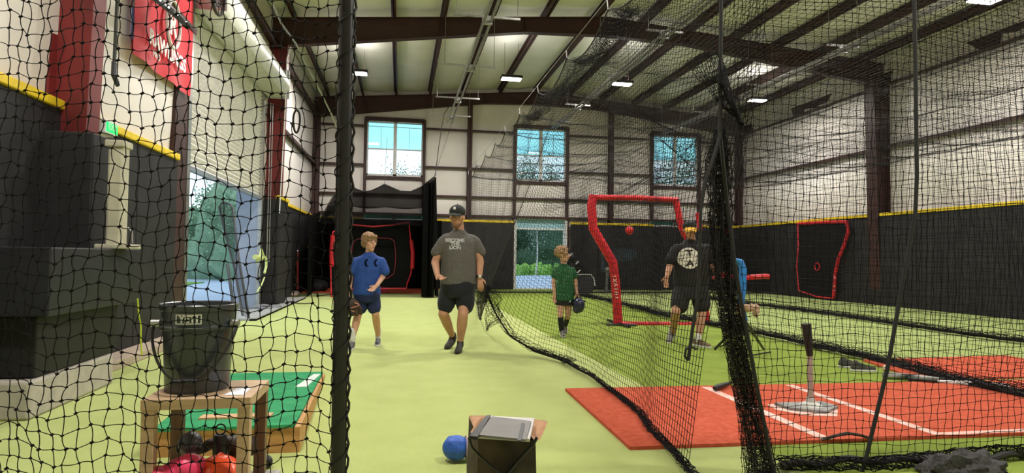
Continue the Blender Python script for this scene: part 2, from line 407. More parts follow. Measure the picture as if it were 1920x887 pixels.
# open doorway
d1 = thing('door_1', None, None, (5.2, YF, 0)); struct(d1, 'open doorway in the far wall looking out to trees')
MB().box((4.17, YF-.12, 0), (4.27, YF+.2, 2.68)).build('door_frame', WHP, d1); MB().box((6.13, YF-.12, 0), (6.22, YF+.2, 2.68)).build('door_frame', WHP, d1)
MB().box((4.17, YF-.12, 2.62), (6.22, YF+.2, 2.68)).build('door_head', WHP, d1)
MB().box((4.12, YF-.16, 0), (4.17, YF-.02, 2.72)).build('jamb_stud', STEEL, d1); MB().box((6.22, YF-.16, 0), (6.28, YF-.02, 2.72)).build('jamb_stud', STEEL, d1)
MB().box((4.27, YF+.06, 2.3), (6.13, YF+.09, 2.62)).build('transom_panel', mat('sky reflection blue', (.38, .62, .72), .5, c2=(.3, .55, .66), scale=3), d1)  # pale blue paints the sky's reflection in the transom glass
MB().box((4.27, YF+.05, 2.24), (6.13, YF+.1, 2.3)).build('bottom_rail', WHP, d1)
MB().box((4.17, YF-.1, 0), (6.22, YF+.45, .03)).build('threshold', mat('pale concrete', (.6, .62, .65), .7), d1)

# --- padding on the walls: separate panels under one yellow cap
def pad_run(parent, p0, p1, n, zt=2.45, th=.06, skip=None):
    p0 = Vector((*p0, 0)); p1 = Vector((*p1, 0)); d = (p1-p0); L = d.length; k = max(1, round(L/1.22)); u = d/L; nn = Vector((*n, 0))
    for i in range(k):
        a = p0+d*i/k+u*.006; b = p0+d*(i+1)/k-u*.006+nn*th
        lo = Vector((min(a.x, b.x), min(a.y, b.y), 0.01)); hi = Vector((max(a.x, b.x), max(a.y, b.y), zt))
        MB().box(lo, hi, .012).build('padding_panel', PAD, parent)
    a = p0-nn*.02; b = p1+nn*(th+.03)
    MB().box((min(a.x, b.x), min(a.y, b.y), zt), (max(a.x, b.x), max(a.y, b.y), zt+.085), .012).build('yellow_cap', YEL, parent)
for a, b in ((XL+.1, -1.35), (.82, 4.1), (6.28, 9.58), (11.6, XR-.1)): pad_run(wf, (a, YF-.3), (b, YF-.3), (0, -1))
for a, b in ((-1.35, .82), (9.58, 11.6)):
    for k in range(2):
        p = a+(b-a)*k/2; MB().box((p+.006, YF-.36, .01), (p+(b-a)/2-.006, YF-.3, 2.44), .012).build('padding_panel', PAD, wf)

# --- left wall
wl = thing('wall_left', None, None, (XL, 10, 0)); struct(wl, 'left long wall with white insulation, red columns and black padding')
DY0, DY1 = 9.68, 14.5
def lpanel(y0, y1, z0, z1):
    mb = MB(); g = []
    for p in range(7):
        r_ = []
        for q in range(5):
            y = y0+(y1-y0)*p/6; z = z0+(z1-z0)*q/4
            r_.append(mb.bm.verts.new((XL+.05*math.sin(PI*p/6)*math.sin(PI*q/4)+.012*sn(y, z, 3), y, z)))
        g.append(r_)
    for p in range(6):
        for q in range(4): mb.bm.faces.new((g[p][q], g[p+1][q], g[p+1][q+1], g[p][q+1]))
    mb.build('insulation_panel', WHITE, wl, True)
for (y0, y1) in ((YB, .1), (.1, 3.9), (3.9, 7.7), (7.7, 9.6), (14.85, 18.9), (18.9, YF)):
    for z0, z1 in ((0, 2.5), (2.5, 4.4), (4.4, 6.99)): lpanel(y0, y1, z0, z1)
lpanel(9.6, 14.85, 5.3, 6.99)
MB().box((XL-.4, YB, 0), (XL-.05, DY0-.15, 7.0)).box((XL-.4, DY1+.3, 0), (XL-.05, YF+.2, 7.0)).box((XL-.4, DY0-.15, 5.2), (XL-.05, DY1+.3, 7.0)).build('outer_cladding', GREY, wl)
for y in (.1, 6.2, 15.3): column(wl, XL+.02, y, 6.15, .34, .24, STEEL2 if y > 1 else STEEL)
MB().box((XL+.02, 5.95, 0), (XL+.46, 6.42, 2.22), .015).build('column_padding', PAD, wl)
for (y0, y1) in ((YB, 9.6), (15.0, YF)):
    MB().box((XL, y0, 4.39), (XL+.14, y1, 4.41)).box((XL+.13, y0, 4.33), (XL+.15, y1, 4.41)).build('girt', STEEL, wl)
MB().box((XL, YB, 6.1), (XL+.2, YF, 6.14)).box((XL, YB, 6.14), (XL+.02, YF, 6.4)).box((XL+.18, YB, 6.0), (XL+.2, YF, 6.14)).build('eave_strut', STEEL, wl)
pad_run(wl, (XL+.02, 2.7), (XL+.02, 9.2), (1, 0)); pad_run(wl, (XL+.3, 14.95), (XL+.3, 16.1), (1, 0)); pad_run(wl, (XL+.1, 16.1), (XL+.1, YF-.4), (1, 0))
MB().box((XL+.02, 14.93, 0), (XL+.3, 14.97, 2.45)).box((XL+.02, 16.08, 0), (XL+.3, 16.12, 2.45)).build('padding_return', PAD, wl)
# base ledge board along the left wall
MB().box((XL+.08, 5.5, 0), (XL+.34, 9.55, .1), .01).build('ledge_board', mat('beige ledge', (.5, .4, .32), .6), wl)
MB().box((XL+.08, 11.7, 0), (XL+.62, 17.6, .03)).box((XL+.5, 11.7, 0), (XL+.62, 17.6, .05)).build('ledge_board', mat('grey ledge', (.35, .36, .36), .6), wl)
# big roll-up door
d2 = thing('door_2', None, None, (XL, (DY0+DY1)/2, 0)); struct(d2, 'large roll-up door in the left wall, half raised')
mb = MB(); zc0, zc1 = 2.45, 4.85; nsl = 30; pr = []
for k in range(nsl*4+1):
    z = zc0+(zc1-zc0)*k/(nsl*4); pr.append((XL+.02+.022*math.sin(k*PI/2), z))
A = [mb.bm.verts.new((x, DY0, z)) for x, z in pr]; B = [mb.bm.verts.new((x, DY1, z)) for x, z in pr]
for k in range(len(pr)-1): mb.bm.faces.new((A[k], B[k], B[k+1], A[k+1]))
mb.build('shutter_curtain', mat('white door slats', (.8, .78, .78), .4), d2)
MB().box((XL-.01, DY0, 2.39), (XL+.06, DY1, 2.46)).build('bottom_bar', GREY, d2)
mb = MB()
prof = [(.0, 5.35), (.28, 5.37), (.46, 5.28), (.56, 5.1), (.56, 4.92), (.46, 4.76), (.28, 4.72), (.1, 4.72), (.1, 4.78), (.26, 4.78), (.42, 4.82), (.5, 4.94), (.5, 5.08), (.42, 5.23), (.26, 5.31), (0, 5.31)]
mb.prism([(XL+x, DY0-.1, z) for x, z in prof], (0, DY1-DY0+.35, 0)); mb.build('drum_hood', mat('cream hood', (.55, .56, .48), .4), d2, True)
MB().tube([(XL+.26, DY0-.05, 5.03), (XL+.26, DY1+.2, 5.03)], .2, 20).build('curtain_roll', WHITE, d2, True)
for y in (DY0-.14, DY1+.22): MB().box((XL, y, 4.7), (XL+.56, y+.03, 5.36), .01).build('end_bracket', GAL, d2)
JAMB = mat('grey blue jamb', (.28, .32, .42), .5, c2=(.22, .26, .35), scale=2)
MB().box((XL-.45, DY1, 0), (XL+.0, DY1+.3, 4.9)).build('door_jamb', JAMB, d2); MB().box((XL-.45, DY0-.15, 0), (XL+.0, DY0, 4.9)).build('door_jamb', mat('pale jamb', (.5, .48, .5), .5), d2)
MB().box((XL, DY1-.02, 0), (XL+.08, DY1+.12, 4.9)).build('guide_track', GAL, d2); MB().box((XL, DY0-.1, 0), (XL+.08, DY0+.03, 4.9)).build('guide_track', GAL, d2)
MB().box((XL-.02, 9.08, 0), (XL+.07, 9.56, 6.1)).build('jamb_post', STEEL, d2)
for s_ in (0, .07): MB().tube([(XL+.16+s_*.5, 14.75+s_, 4.6), (XL+.16+s_*.5, 14.75+s_, 1.0)], .012, 6).build('hoist_chain', GAL, d2)

# --- right wall and back wall
wr = thing('wall_right', None, None, (XR, 10, 0)); struct(wr, 'right long wall with white insulation, a steel column and black padding')
for (y0, y1) in ((YB, .1), (.1, 3.9), (3.9, 7.7), (7.7, 11.5), (11.5, 15.3), (15.3, 19.1), (19.1, YF)):
    for z0, z1 in ((0, 2.5), (2.5, 4.4), (4.4, 6.99)):
        mb = MB(); g = []
        for p in range(9):
            r_ = []
            for q in range(7):
                y = y0+(y1-y0)*p/8; z = z0+(z1-z0)*q/6
                r_.append(mb.bm.verts.new((XR-.06*math.sin(PI*p/8)*math.sin(PI*q/6)-.05*sn(y, z, 1.4), y, z)))
            g.append(r_)
        for p in range(8):
            for q in range(6): mb.bm.faces.new((g[p][q], g[p][q+1], g[p+1][q+1], g[p+1][q]))
        mb.build('insulation_panel', WHITE, wr, True)
MB().box((XR+.1, YB, 0), (XR+.3, YF+.2, 7.05)).build('outer_cladding', GREY, wr)
for y in (.1, 7.7, 15.3): column(wr, XR-.02, y, 6.2, .42, .38, STEEL)
MB().box((XR-.14, YB, 4.4), (XR, YF, 4.42)).box((XR-.16, YB, 4.33), (XR-.14, YF, 4.42)).build('girt', STEEL, wr)
MB().box((XR-.06, YB, 5.98), (XR-.04, YF, 6.02)).build('conduit', GAL, wr)
MB().box((XR-.2, YB, 6.1), (XR, YF, 6.14)).box((XR-.02, YB, 6.14), (XR, YF, 6.5)).build('eave_strut', STEEL, wr)
pad_run(wr, (XR-.3, 2.7), (XR-.3, YF-.4), (-1, 0))
wb = struct(bx('wall_back', (XL-.3, YB-.2, 0), (XR+.3, YB, 7.7), WHITE), 'plain white wall behind the camera')
wb.scale = (1, 1, 1)

# ------------------------------------------------------------------ high-bay lamps (own downlight, plus an added upward fill)
DIFF = mat('lamp diffuser', (1, .97, .9), .5, emit=14, c2=(1, .97, .9))
lampspots = [((-1.27, 17.6), 'leftmost lit high-bay lamp, just right of the dark net post'), ((3.0, 17.2), 'lit high-bay lamp hanging near the middle of the roof'),
             ((6.2, 17.0), 'lit high-bay lamp seen through the cage roof net beside the double rail'), ((10.95, 17.8), 'rightmost lit high-bay lamp, low behind heavy netting')]
def lamp(x, y, label, grp='high-bay lamps'):
    z = 6.2; t = thing('high_bay_lamp', label, 'lamp', (x, y, z), grp)
    MB().box((x-.3, y-.16, z+.02), (x+.3, y+.16, z+.1), .02).build('housing', BLK, t)
    MB().box((x-.27, y-.13, z-.005), (x+.27, y+.13, z+.02)).build('diffuser', DIFF, t)
    for s_ in (-.2, .2): MB().tube([(x+s_, y, z+.1), (x+s_, y, ztop(x))], .005, 6).build('hanging_cable', STEEL, t)
    L = bpy.data.lights.new('lamp_light', 'AREA'); L.shape = 'RECTANGLE'; L.size = .5; L.size_y = .26; L.energy = LAMP_W; L.color = (1, .95, .88)
    lo = bpy.data.objects.new('lamp_light', L); COL.objects.link(lo); lo.parent = t; lo.location = (0, 0, -.02)
    U = bpy.data.lights.new('ceiling_fill', 'AREA'); U.shape = 'RECTANGLE'; U.size = .5; U.size_y = .3; U.energy = LAMP_W*.07; U.color = (1, .95, .9)  # unseen fill light added above each lamp to brighten the ceiling
    uo = bpy.data.objects.new('ceiling_fill', U); COL.objects.link(uo); uo.parent = t; uo.location = (0, 0, .14); uo.rotation_euler = (PI, 0, 0)
for (x, y), lab in lampspots: lamp(x, y, lab)
for k, y in enumerate((10.0, 2.6)):
    for x in (-1.2, 3.0, 6.9, 10.9): lamp(x, y, 'high-bay lamp over the nearer part of the hall, above the view', 'high-bay lamps above the view')

# ------------------------------------------------------------------ hanging steel rails above the cages
for n, (x, lab) in enumerate(((1.6, 'galvanised double ceiling rail left of the cages'), (5.3, 'galvanised double ceiling rail over the second divider net'), (9.45, 'galvanised double ceiling rail farthest right'))):
    t = thing('ceiling_rail', lab, 'rail', (x, 13, 5.8), 'double steel rails under the roof')
    for s in (-.07, .07): MB().box((x+s-.022, 3.0, 5.78), (x+s+.022, 21.5, 5.83)).build('rail', GAL, t)
    for y in (5.8, 8.9, 12.02, 15.2, 18.4, 20.8):
        w = .66 if n == 0 else .4
        MB().box((x-w, y-.02, 5.88), (x+w, y+.02, 5.92)).build('cross_bar', GAL, t)
        for s_ in (-1, 1): MB().tube([(x+s_*(w-.05), y, 5.9), (x+s_*(w-.05), y, ztop(x+s_*w))], .007, 6).build('hanger_rod', GAL, t)
        MB().box((x-.1, y-.03, 5.74), (x+.1, y+.03, 5.88), .01).build('clamp', GAL, t)

# ------------------------------------------------------------------ nets
CZ = 3.82; CX = 2.12
hooks = [3.25, 4.7, 6.25, 7.9, 9.65, 11.2, 12.8, 14.2, 15.9, 17.8, 19.9]
def scallop(y):
    for a, b in zip(hooks, hooks[1:]):
        if a <= y <= b: t = (y-a)/(b-a); return -.2*4*t*(1-t)*min(1, (b-a)/1.7)
    return 0.
# the bottom line of the pulled-aside side net (x, z as a function of distance)
by = [2.5, 3.2, 3.6, 4.28, 5.2, 6.08, 6.8, 7.3, 7.6, 7.80, 7.95, 8.3, 9.0, 10, 12, 14, 16, 18, 20]
bxx = [1.48, 1.59, 1.64, 1.73, 1.82, 1.88, 1.84, 1.62, 1.35, 1.18, 1.07, 1.10, 1.17, 1.29, 1.52, 1.75, 1.95, 2.1, 2.25]
bz = [.02, .02, .02, .02, .02, .02, .02, .05, .2, .48, .78, .66, .42, .16, .03, .02, .02, .02, .02]
def side_pt(y, t):
    x1 = np.interp(y, by, bxx); z1 = np.interp(y, by, bz)
    x0, z0 = CX, CZ+scallop(y)
    e = t**1.35
    x = x0+(x1-x0)*e; z = z0+(z1-z0)*t
    w = math.sin(PI*min(1, t*1.02))*.5+.25*t
    w *= 1. if y < 6 else max(.08, 1-.5*(y-6))
    x += w*(.08*math.sin(y*2.1+1.3*t*3)+.04*math.sin(y*5.3+2*t)+.04*sn(y, t*4, 1.3))
    yy = y+w*.08*math.sin(y*3.1+t*4)-.02*t
    if z < .02: z = .02
    return (x, yy, z)
ny, nz = 330, 82
t1 = thing('cage_side_net', 'black cage side net hung from hooks, hem pulled aside by the grey-shirted man', 'net', (2.1, 11, 0))
Pn = []
del Pn
strands('mesh', [[side_pt(3.25+(7.92-3.25)*i/98, j/(nz-1)) for j in range(nz)] for i in range(99)], .0021, NET, t1)
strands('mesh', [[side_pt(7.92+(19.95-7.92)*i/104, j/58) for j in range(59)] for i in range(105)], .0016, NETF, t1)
hem = [Vector(side_pt(2.5+(19.95-2.5)*i/239, 1)) for i in range(240)]
mb = MB().tube([p+Vector((0, 0, .012)) for p in hem], .010, 6)
mb.tube([p+Vector((.015*math.sin(i*.7), .01*math.cos(i*.9), .015+.008*math.sin(i*1.1))) for i, p in enumerate(hem)], .006, 5)
mb.build('hem_rope', ROPE, t1)
mb = MB().tube([Vector(side_pt(3.25+(19.95-3.25)*i/219, 0)) for i in range(220)], .009, 5); mb.build('top_rope', ROPE, t1)
# crumpled slack lying along the hem
for (y0, y1, w, seed) in ((2.5, 7.4, .045, 1), (6.6, 8.9, .12, 2)):
    P2 = []
    for i in range(int((y1-y0)/.035)):
        y = y0+.035*i; b = Vector(side_pt(y, 1)); row = []
        for j in range(9):
            a = j*.9+i*.33+seed
            row.append((b.x+w*.6*math.cos(a)+.03*sn(i, j+seed*9, .7), b.y+.05*math.sin(a*1.7), b.z+.02+w*.35*(1+math.sin(a*1.3+i*.21))*(.5+.5*sn(i, seed, .13)**2)))
        P2.append(row)
    strands('slack', P2, .0022, NET, t1)
# the bunch hanging from the man's hand
P2 = []
for i in range(18):
    row = []
    for j in range(22):
        tt = j/21; top = Vector((1.06, 7.72, .80)); sp = .02+.22*math.sin(PI*min(1, tt*1.05))**.8*(1 if tt < .8 else 1)
        a = i/17*2*PI
        x = top.x+.02+sp*(.4+.5*math.cos(a))*(.9+.25*math.sin(j*.5)); z = top.z-.52*tt+.02*math.sin(a*3+j)
        row.append((x+.012*math.sin(i*2.1+j*1.3), top.y+sp*.4*math.sin(a), z))
    P2.append(row)
strands('gathered_fold', P2, .0018, NET, t1)
for y in hooks:
    MB().tube([(CX, y, CZ), (CX-.01, y, CZ+.1), (CX+.02, y, CZ+.14)], .008, 6).build('hook', GAL, t1)
mb = MB()
mb.tube([(CX, 3.0, CZ+.12), (CX, 20.2, CZ+.12)], .004, 5); mb.build('support_cable', GAL, t1)

def sheet(name, f, nu, nv, r, label, m=NET, cat='net', loc=(0, 0, 0), group=None):
    t = thing(name, label, cat, loc, group)
    strands('mesh', [[f(i/(nu-1), j/(nv-1)) for j in range(nv)] for i in range(nu)], r, m, t)
    return t
def roof_pt(u, v):
    x = CX+(XR-.45-CX)*v; y = 3.3+(20.0-3.3)*u
    s = scallop(y)*max(0, 1-v*7)
    lane = abs(math.sin(PI*(x-CX)/3.55))
    return (x+.03*sn(x, y, 1.5), y+.05*sn(y, x, 1.1), CZ+s-.22*lane*(.6+.4*math.sin(y*1.9)**2)+.05*sn(x, y, 2.2))
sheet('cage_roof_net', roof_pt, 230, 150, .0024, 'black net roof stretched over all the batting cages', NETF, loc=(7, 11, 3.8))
# heavy folds of net bunched along the cage cable
def bunch_pt(seed, h, w):
    def f(u, v):
        y = 5.9+(11.6-5.9)*u; a = v*9+seed
        return (CX+.12+w*(v-.2)+.08*math.sin(a*2+y*3)+.05*math.sin(y*7+seed), y+.05*math.sin(a*3), CZ+.04+scallop(y)*.8-h*abs(math.sin(a+y*1.1+seed))+.04*sn(y, v*3, 3))
    return f
t = sheet('net_valance', bunch_pt(0, .13, .2), 120, 10, .0018, 'thick bunched folds of black net along the near cage cable', NET, loc=(2.3, 13, 3.7))
strands('fold', [[bunch_pt(2.2, .12, .12)(i/99, j/7) for j in range(8)] for i in range(100)], .0018, NET, t)
# divider nets between the cages
def div_pt(xc, amp, seed, y0=3.4, zlo=.03):
    def f(u, v):
        y = y0+(20.0-y0)*u; z = CZ-.05+(zlo-CZ+.05)*v
        return (xc+amp*math.sin(PI*v)*math.sin(y*1.3+seed)+amp*.6*v*sn(y, v*3+seed, .9)+.35*(v**6)*(.3*math.sin(y*.8+seed)), y+.1*math.sin(PI*v)*math.sin(y*2.2+seed), z)
    return f
for (xc, nu, nv, r, lab, seed) in ((5.5, 270, 62, .0021, 'black divider net between the first and second cage, hem lying on the turf', 1.), (9.15, 200, 46, .0026, 'black divider net farthest right, along the last lane', 4.)):
    t = sheet('divider_net', div_pt(xc, .12, seed), nu, nv, r, lab, NET, loc=(xc, 11, 0), group='divider nets between cages')
    f = div_pt(xc, .12, seed)
    mb = MB()
    for k in range(4): mb.tube([Vector(f(i/159, 1))+Vector((.03*math.sin(i*.5+k*1.6), .03*k, .02+.02*math.cos(i*.4+k*2))) for i in range(160)], .016, 5)
    mb.build('hem_rope', ROPE, t)
    strands('slack', [[Vector(f(i/229, 1))+Vector((.12*math.cos(j*1.1+i*.3), .04*math.sin(j*2+i*.2), .05+.045*math.sin(j*1.9+i*.37))) for j in range(9)] for i in range(230)], .003, NET, t)
def end_pt(u, v):
    x = CX+(XR-.5-CX)*u
    return (x, 20.1+.12*math.sin(x*2)*math.sin(PI*v), CZ+(.03-CZ)*v-.12*abs(math.sin(PI*(x-CX)/1.8))*(1-v))
t = sheet('cage_end_net', end_pt, 140, 48, .003, 'black net closing the far end of the cages', NET, loc=(7, 20, 0))
MB().tube([Vector(end_pt(i/80, 1))+Vector((0, .02*math.sin(i), .02)) for i in range(81)], .025, 6).build('hem_rope', ROPE, t)
# swags of loose net slung across the far end
def swag(x0, x1, z0, z1, y, dip, w, seed):
    def f(u, v):
        x = x0+(x1-x0)*u; return (x+.03*math.sin(v*9+seed), y+.08*math.cos(v*7+x*3), z0+(z1-z0)*u-dip*math.sin(PI*u)-w*v*(.7+.3*math.sin(x*3+seed))+.03*sn(x, v*4, 3))
    return f
t = sheet('loose_net', swag(4.3, 9.6, 3.05, 5.35, 18.6, .75, .45, 1), 110, 12, .0035, 'loose swag of black net slung diagonally between the two far windows', NET, loc=(7, 18.6, 3))
t2 = sheet('loose_net', swag(7.2, 13.0, 4.6, 4.9, 14.5, .5, .7, 3), 100, 14, .0022, 'loose swag of black net over the rightmost far window', NET, loc=(9, 14.5, 4))
t3 = sheet('loose_net', swag(3.3, 5.6, 4.0, 3.2, 9.5, .3, .8, 5), 60, 18, .003, 'loose hanging fold of net high over the red pitching screen', NET, loc=(4.4, 9.5, 3.4))

# near gather of net on the right and the face net beside it
gc = [((1350, 246), .04, 3.2), ((1347, 300), .09, 3.2), ((1350, 400), .08, 3.2), ((1357, 520), .085, 3.2), ((1371, 600), .085, 3.2), ((1386, 680), .085, 3.2), ((1403, 760), .09, 3.2), ((1430, 887), .11, 3.15), ((1440, 960), .16, 3.1)]
gp = [(at(*p, Y), w) for p, w, Y in gc]
def gather(u, v, seed, wf_=1.):
    k = v*(len(gp)-1); i = min(int(k), len(gp)-2); f = k-i
    c = gp[i][0].lerp(gp[i+1][0], f); w = (gp[i][1]*(1-f)+gp[i+1][1]*f)*wf_
    a = u*2*PI*3+seed
    x = c.x+w*.62*math.sin(a*1.0+v*5+seed)+.022*sn(u*9, v*24+seed*3, 1)
    return (x, c.y+w*.5*math.cos(a*1.3+v*3), max(.01, c.z+.05*sn(u*12+seed, v*22, 1)))
t = thing('gathered_net', 'thick gathered column of black net hanging at the cage opening', 'net', (gp[-2][0].x, 3.2, 0))
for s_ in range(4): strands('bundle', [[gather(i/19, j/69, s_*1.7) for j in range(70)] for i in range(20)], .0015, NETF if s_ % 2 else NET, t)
mb = MB()
for px in ([(1352, -60), (1352, 0), (1351, 120), (1350, 250), (1357, 320), (1366, 400), (1378, 500), (1396, 600), (1416, 710), (1436, 810), (1452, 900)],):
    mb.tube([at(*p, 3.12) for p in px], .011, 7)
mb.build('edge_rope', ROPE, t, True)
mb = MB().tube([at(*p, 3.1) for p in [(1350, 250), (1340, 290), (1322, 340), (1314, 390), (1312, 470), (1308, 560), (1298, 620), (1290, 676)]], .009, 7)
mb.tube([at(*p, 3.1) for p in [(1290, 676), (1284, 668), (1286, 655), (1296, 650), (1306, 655)]], .007, 6); mb.build('tie_rope', ROPE, t, True)
def over_pt(seed):
    def f(u, v):
        c = gp[0][0]; a = -2.4+4.3*u
        R = .02+.42*v**1.2
        return (c.x+.08+R*(1.25*u-.7)+.02*sn(u*14, v*9+seed, 1), c.y-.1+R*1.1*(.5+.5*math.sin(a)), c.z+.0+R*(.95-.35*abs(u-.4))+.05*sn(u*5, v*6+seed, 1))
    return f
strands('hanging_fold', [[over_pt(1)(i/45, j/25) for j in range(26)] for i in range(46)], .0022, NET, t)

NETC = .0455
def face_pt(i, j):
    x = 1.86+i*NETC; z = 3.6-j*NETC
    return (x+.05*math.sin(z*1.1)*math.exp(-(x-1.8)*1.2)+.012*sn(x, z, 4)+.006*math.sin(i*2.3+j*1.7), 3.22+.05*math.sin(x*3+z)+.04*sn(x, z, 1.7), max(.01, z+.05*math.sin(x*1.7)*.6+.012*sn(z, x, 4)+.005*math.sin(j*2.9+i)))
t = thing('cage_face_net', 'black net face of the cage in front of the batting tee', 'net', (3, 3.2, 0))
Pf = [[face_pt(i, j) for j in range(80)] for i in range(60)]
strands('mesh', Pf, .0018, NET, t); knots('knot', Pf, .0045, NET, t)
MB().tube([at(*p, 3.15) for p in [(1713, -60), (1716, 100), (1718, 250), (1719, 330), (1716, 400), (1703, 470), (1692, 530), (1680, 600), (1664, 690), (1645, 770), (1622, 865), (1612, 900)]], .0115, 7).build('edge_rope', ROPE, t, True)
# bottom roll of the face net on the turf
P2 = []
for i in range(90):
    x = 2.12+i*.035; row = []
    for j in range(12):
        a = j*1.05+i*.35
        row.append((x+.02*math.sin(a*2), 3.2+.05*math.cos(a)+.04*math.sin(x*4), .04+.035*math.sin(a)+.02*sn(i, j, .5)))
    P2.append(row)
strands('rolled_hem', P2, .0028, NET, t)
MB().tube([(2.12+i*.05, 3.2+.04*math.sin(i*.2), .035+.012*math.sin(i*.9)) for i in range(62)], .02, 8).build('hem_rope', ROPE, t)
# net pile at the lower right
mb = MB(); q = bmesh.ops.create_uvsphere(mb.bm, u_segments=40, v_segments=20, radius=1)
for v in q['verts']:
    n_ = noise.noise(v.co*3.1); v.co = Vector((v.co.x*(.26+.07*n_), v.co.y*(.12+.04*n_), max(-.0, v.co.z*(.1+.05*n_))))+Vector((3.17, 3.08, 0.0))
pile = thing('net_pile', 'dark heap of spare netting on the turf at lower right', 'net', (3.12, 3.16, 0))
mb.build('core', mat('dark netting heap', (.03, .028, .03), .9, c2=(.07, .065, .065), scale=60, bump=1, bscale=120), pile, True)

# ------------------------------------------------------------------ near left net and its post
t = thing('net_post', 'dark steel pole with a net laced to it, nearest the camera', 'pole', (-.21, 2.03, 0))
p0 = at(634, 887, 2.03); p1 = at(650, 0, 2.03); dd = (p1-p0)/(p1.z-p0.z)
base = p0-dd*p0.z
MB().tube([base, base+dd*3.4], .0235, 20).build('pole', mat('black enamelled tube', (.012, .011, .012), .38, spec=.4), t, True)
MB().lathe(base, [(.12, 0), (.12, .012), (.03, .02), (.03, .08)], 24).build('foot_plate', BLK, t, True)
mb = MB(); pts = []
for k in range(190): 
    c = base+dd*(3.3*k/189); pts.append(c+Vector((.027+.004*math.sin(k*1.9), -.006*math.cos(k*1.3), 0)))
mb.tube(pts, .0042, 5)
pts2 = [base+dd*(3.3*k/900)+Vector((.027*math.cos(k*.2), .027*math.sin(k*.2), 0)) for k in range(900)]
mb.tube(pts2, .0022, 4); mb.build('lacing', ROPE, t)
def near_pt(i, j):
    z = 3.25-j*.0475+.012*math.sin(i*.8+j*.11); xp = base.x+dd.x*z-.02
    c = i*(.0372+.0012*math.sin(j*.13+1))
    c += .006*(1 if i % 2 else -1)*sn(i*.25, j*.22, 1)*1.6
    x = xp-c*.984+.005*math.sin(i*2.2+j*2.9)+.010*sn(i*.4, j*.4, 1)
    zz = z+.006*math.sin(j*2.1+i*1.9)+.010*sn(j*.5, i*.5, 1)
    return (x, 2.0+.176*c+.02*math.sin(i*.5)+.02*sn(i*.3, j*.2, 1), zz)
t = thing('foreground_net', 'large-meshed black net left of the dark pole, nearest the camera', 'net', (-1.1, 2, 0))
Pf = []
for i in range(40):                     # each strand sags and wanders between its knots
    Pf.append([near_pt(i, j) for j in range(68)])
Pf = np.array(Pf)
def refine(P, amp, seed):
    n, m_, _ = P.shape; out = []
    for k in range(m_-1):
        for s in range(3):
            t_ = s/3; q = P[:, k]*(1-t_)+P[:, k+1]*t_
            if s: q = q+np.stack([amp*np.sin(np.arange(n)*1.7+k*2.3+seed), .0*np.arange(n), amp*np.cos(np.arange(n)*2.1+k*1.9+seed)], axis=1)
            out.append(q)
    out.append(P[:, -1]); return np.stack(out, axis=1)
strands('strand_column', refine(Pf, .0035, 0), .00155, NET, t, rows=True, cols=False)
strands('strand_row', refine(np.swapaxes(Pf, 0, 1), .0035, 2), .00155, NET, t, rows=True, cols=False)
knots('knot', Pf, .0052, NET, t)
cb = at(556, 228, 1.94)
mb = MB(); ring = []
for k in range(25):
    a = 2*PI*k/24; ring.append(cb+Vector((.0095*math.cos(a)*(1+.15*math.sin(a)), 0, .034*math.sin(a))))
mb.tube(ring, .003, 8, cap=False)
t = thing('carabiner', 'black carabiner clipped to the foreground net, upper left', 'carabiner', cb)
mb.build('body', BLK, t, True); MB().tube([cb+Vector((-.0095, 0, -.018)), cb+Vector((-.0095, 0, -.004))], .0045, 8).build('screw_gate', BLK, t, True)

# ------------------------------------------------------------------ red clay mats
t = thing('batting_mat', 'large red clay-coloured batting mat with white lines, nearest the camera', 'mat', (3.6, 4.5, 0), 'red turf mats')
MB().prism([(1.42, 3.70, .001), (6.2, 3.60, .001), (6.2, 5.30, .001), (1.47, 5.42, .001)], (0, 0, .022)).build('turf', MATR, t)
for (x0, x1) in ((2.72, 2.80), (3.56, 3.64)):
    MB().box((x0, 3.67, .0235), (x1, 5.32, .0255)).build('batter_line', CHALK, t)
MB().box((3.64, 3.66, .0235), (4.5, 3.72, .0245)).build('batter_line', CHALK, t)
hp = [(2.93, 4.62), (3.36, 4.62), (3.4, 4.4), (3.24, 4.2), (3.02, 4.26), (2.9, 4.45)]
MB().prism([(x, y, .0235) for x, y in hp], (0, 0, .003)).build('plate_print', CHALK, t)
MB().tube([(2.72, 3.68, .02), (2.8, 3.665, .045), (2.89, 3.655, .065), (2.98, 3.65, .05), (3.08, 3.655, .02)], .01, 6).build('curled_edge', mat('mat backing', (.05, .04, .035), .8), t)
t = thing('batting_mat', 'smaller red mat behind the divider net at the right', 'mat', (6, 6, 0), 'red turf mats')
MB().prism([(5.15, 5.45, .001), (7.6, 5.45, .001), (7.6, 6.75, .001), (5.45, 6.62, .001)], (0, 0, .02)).build('turf', MATR, t)
t = thing('batting_mat', 'red mat under the far pop-up net at left', 'mat', (-1, 21, 0), 'red turf mats')
MB().box((-3.0, 19.9, .001), (.75, 22.3, .04), .01).build('turf', MATR, t)

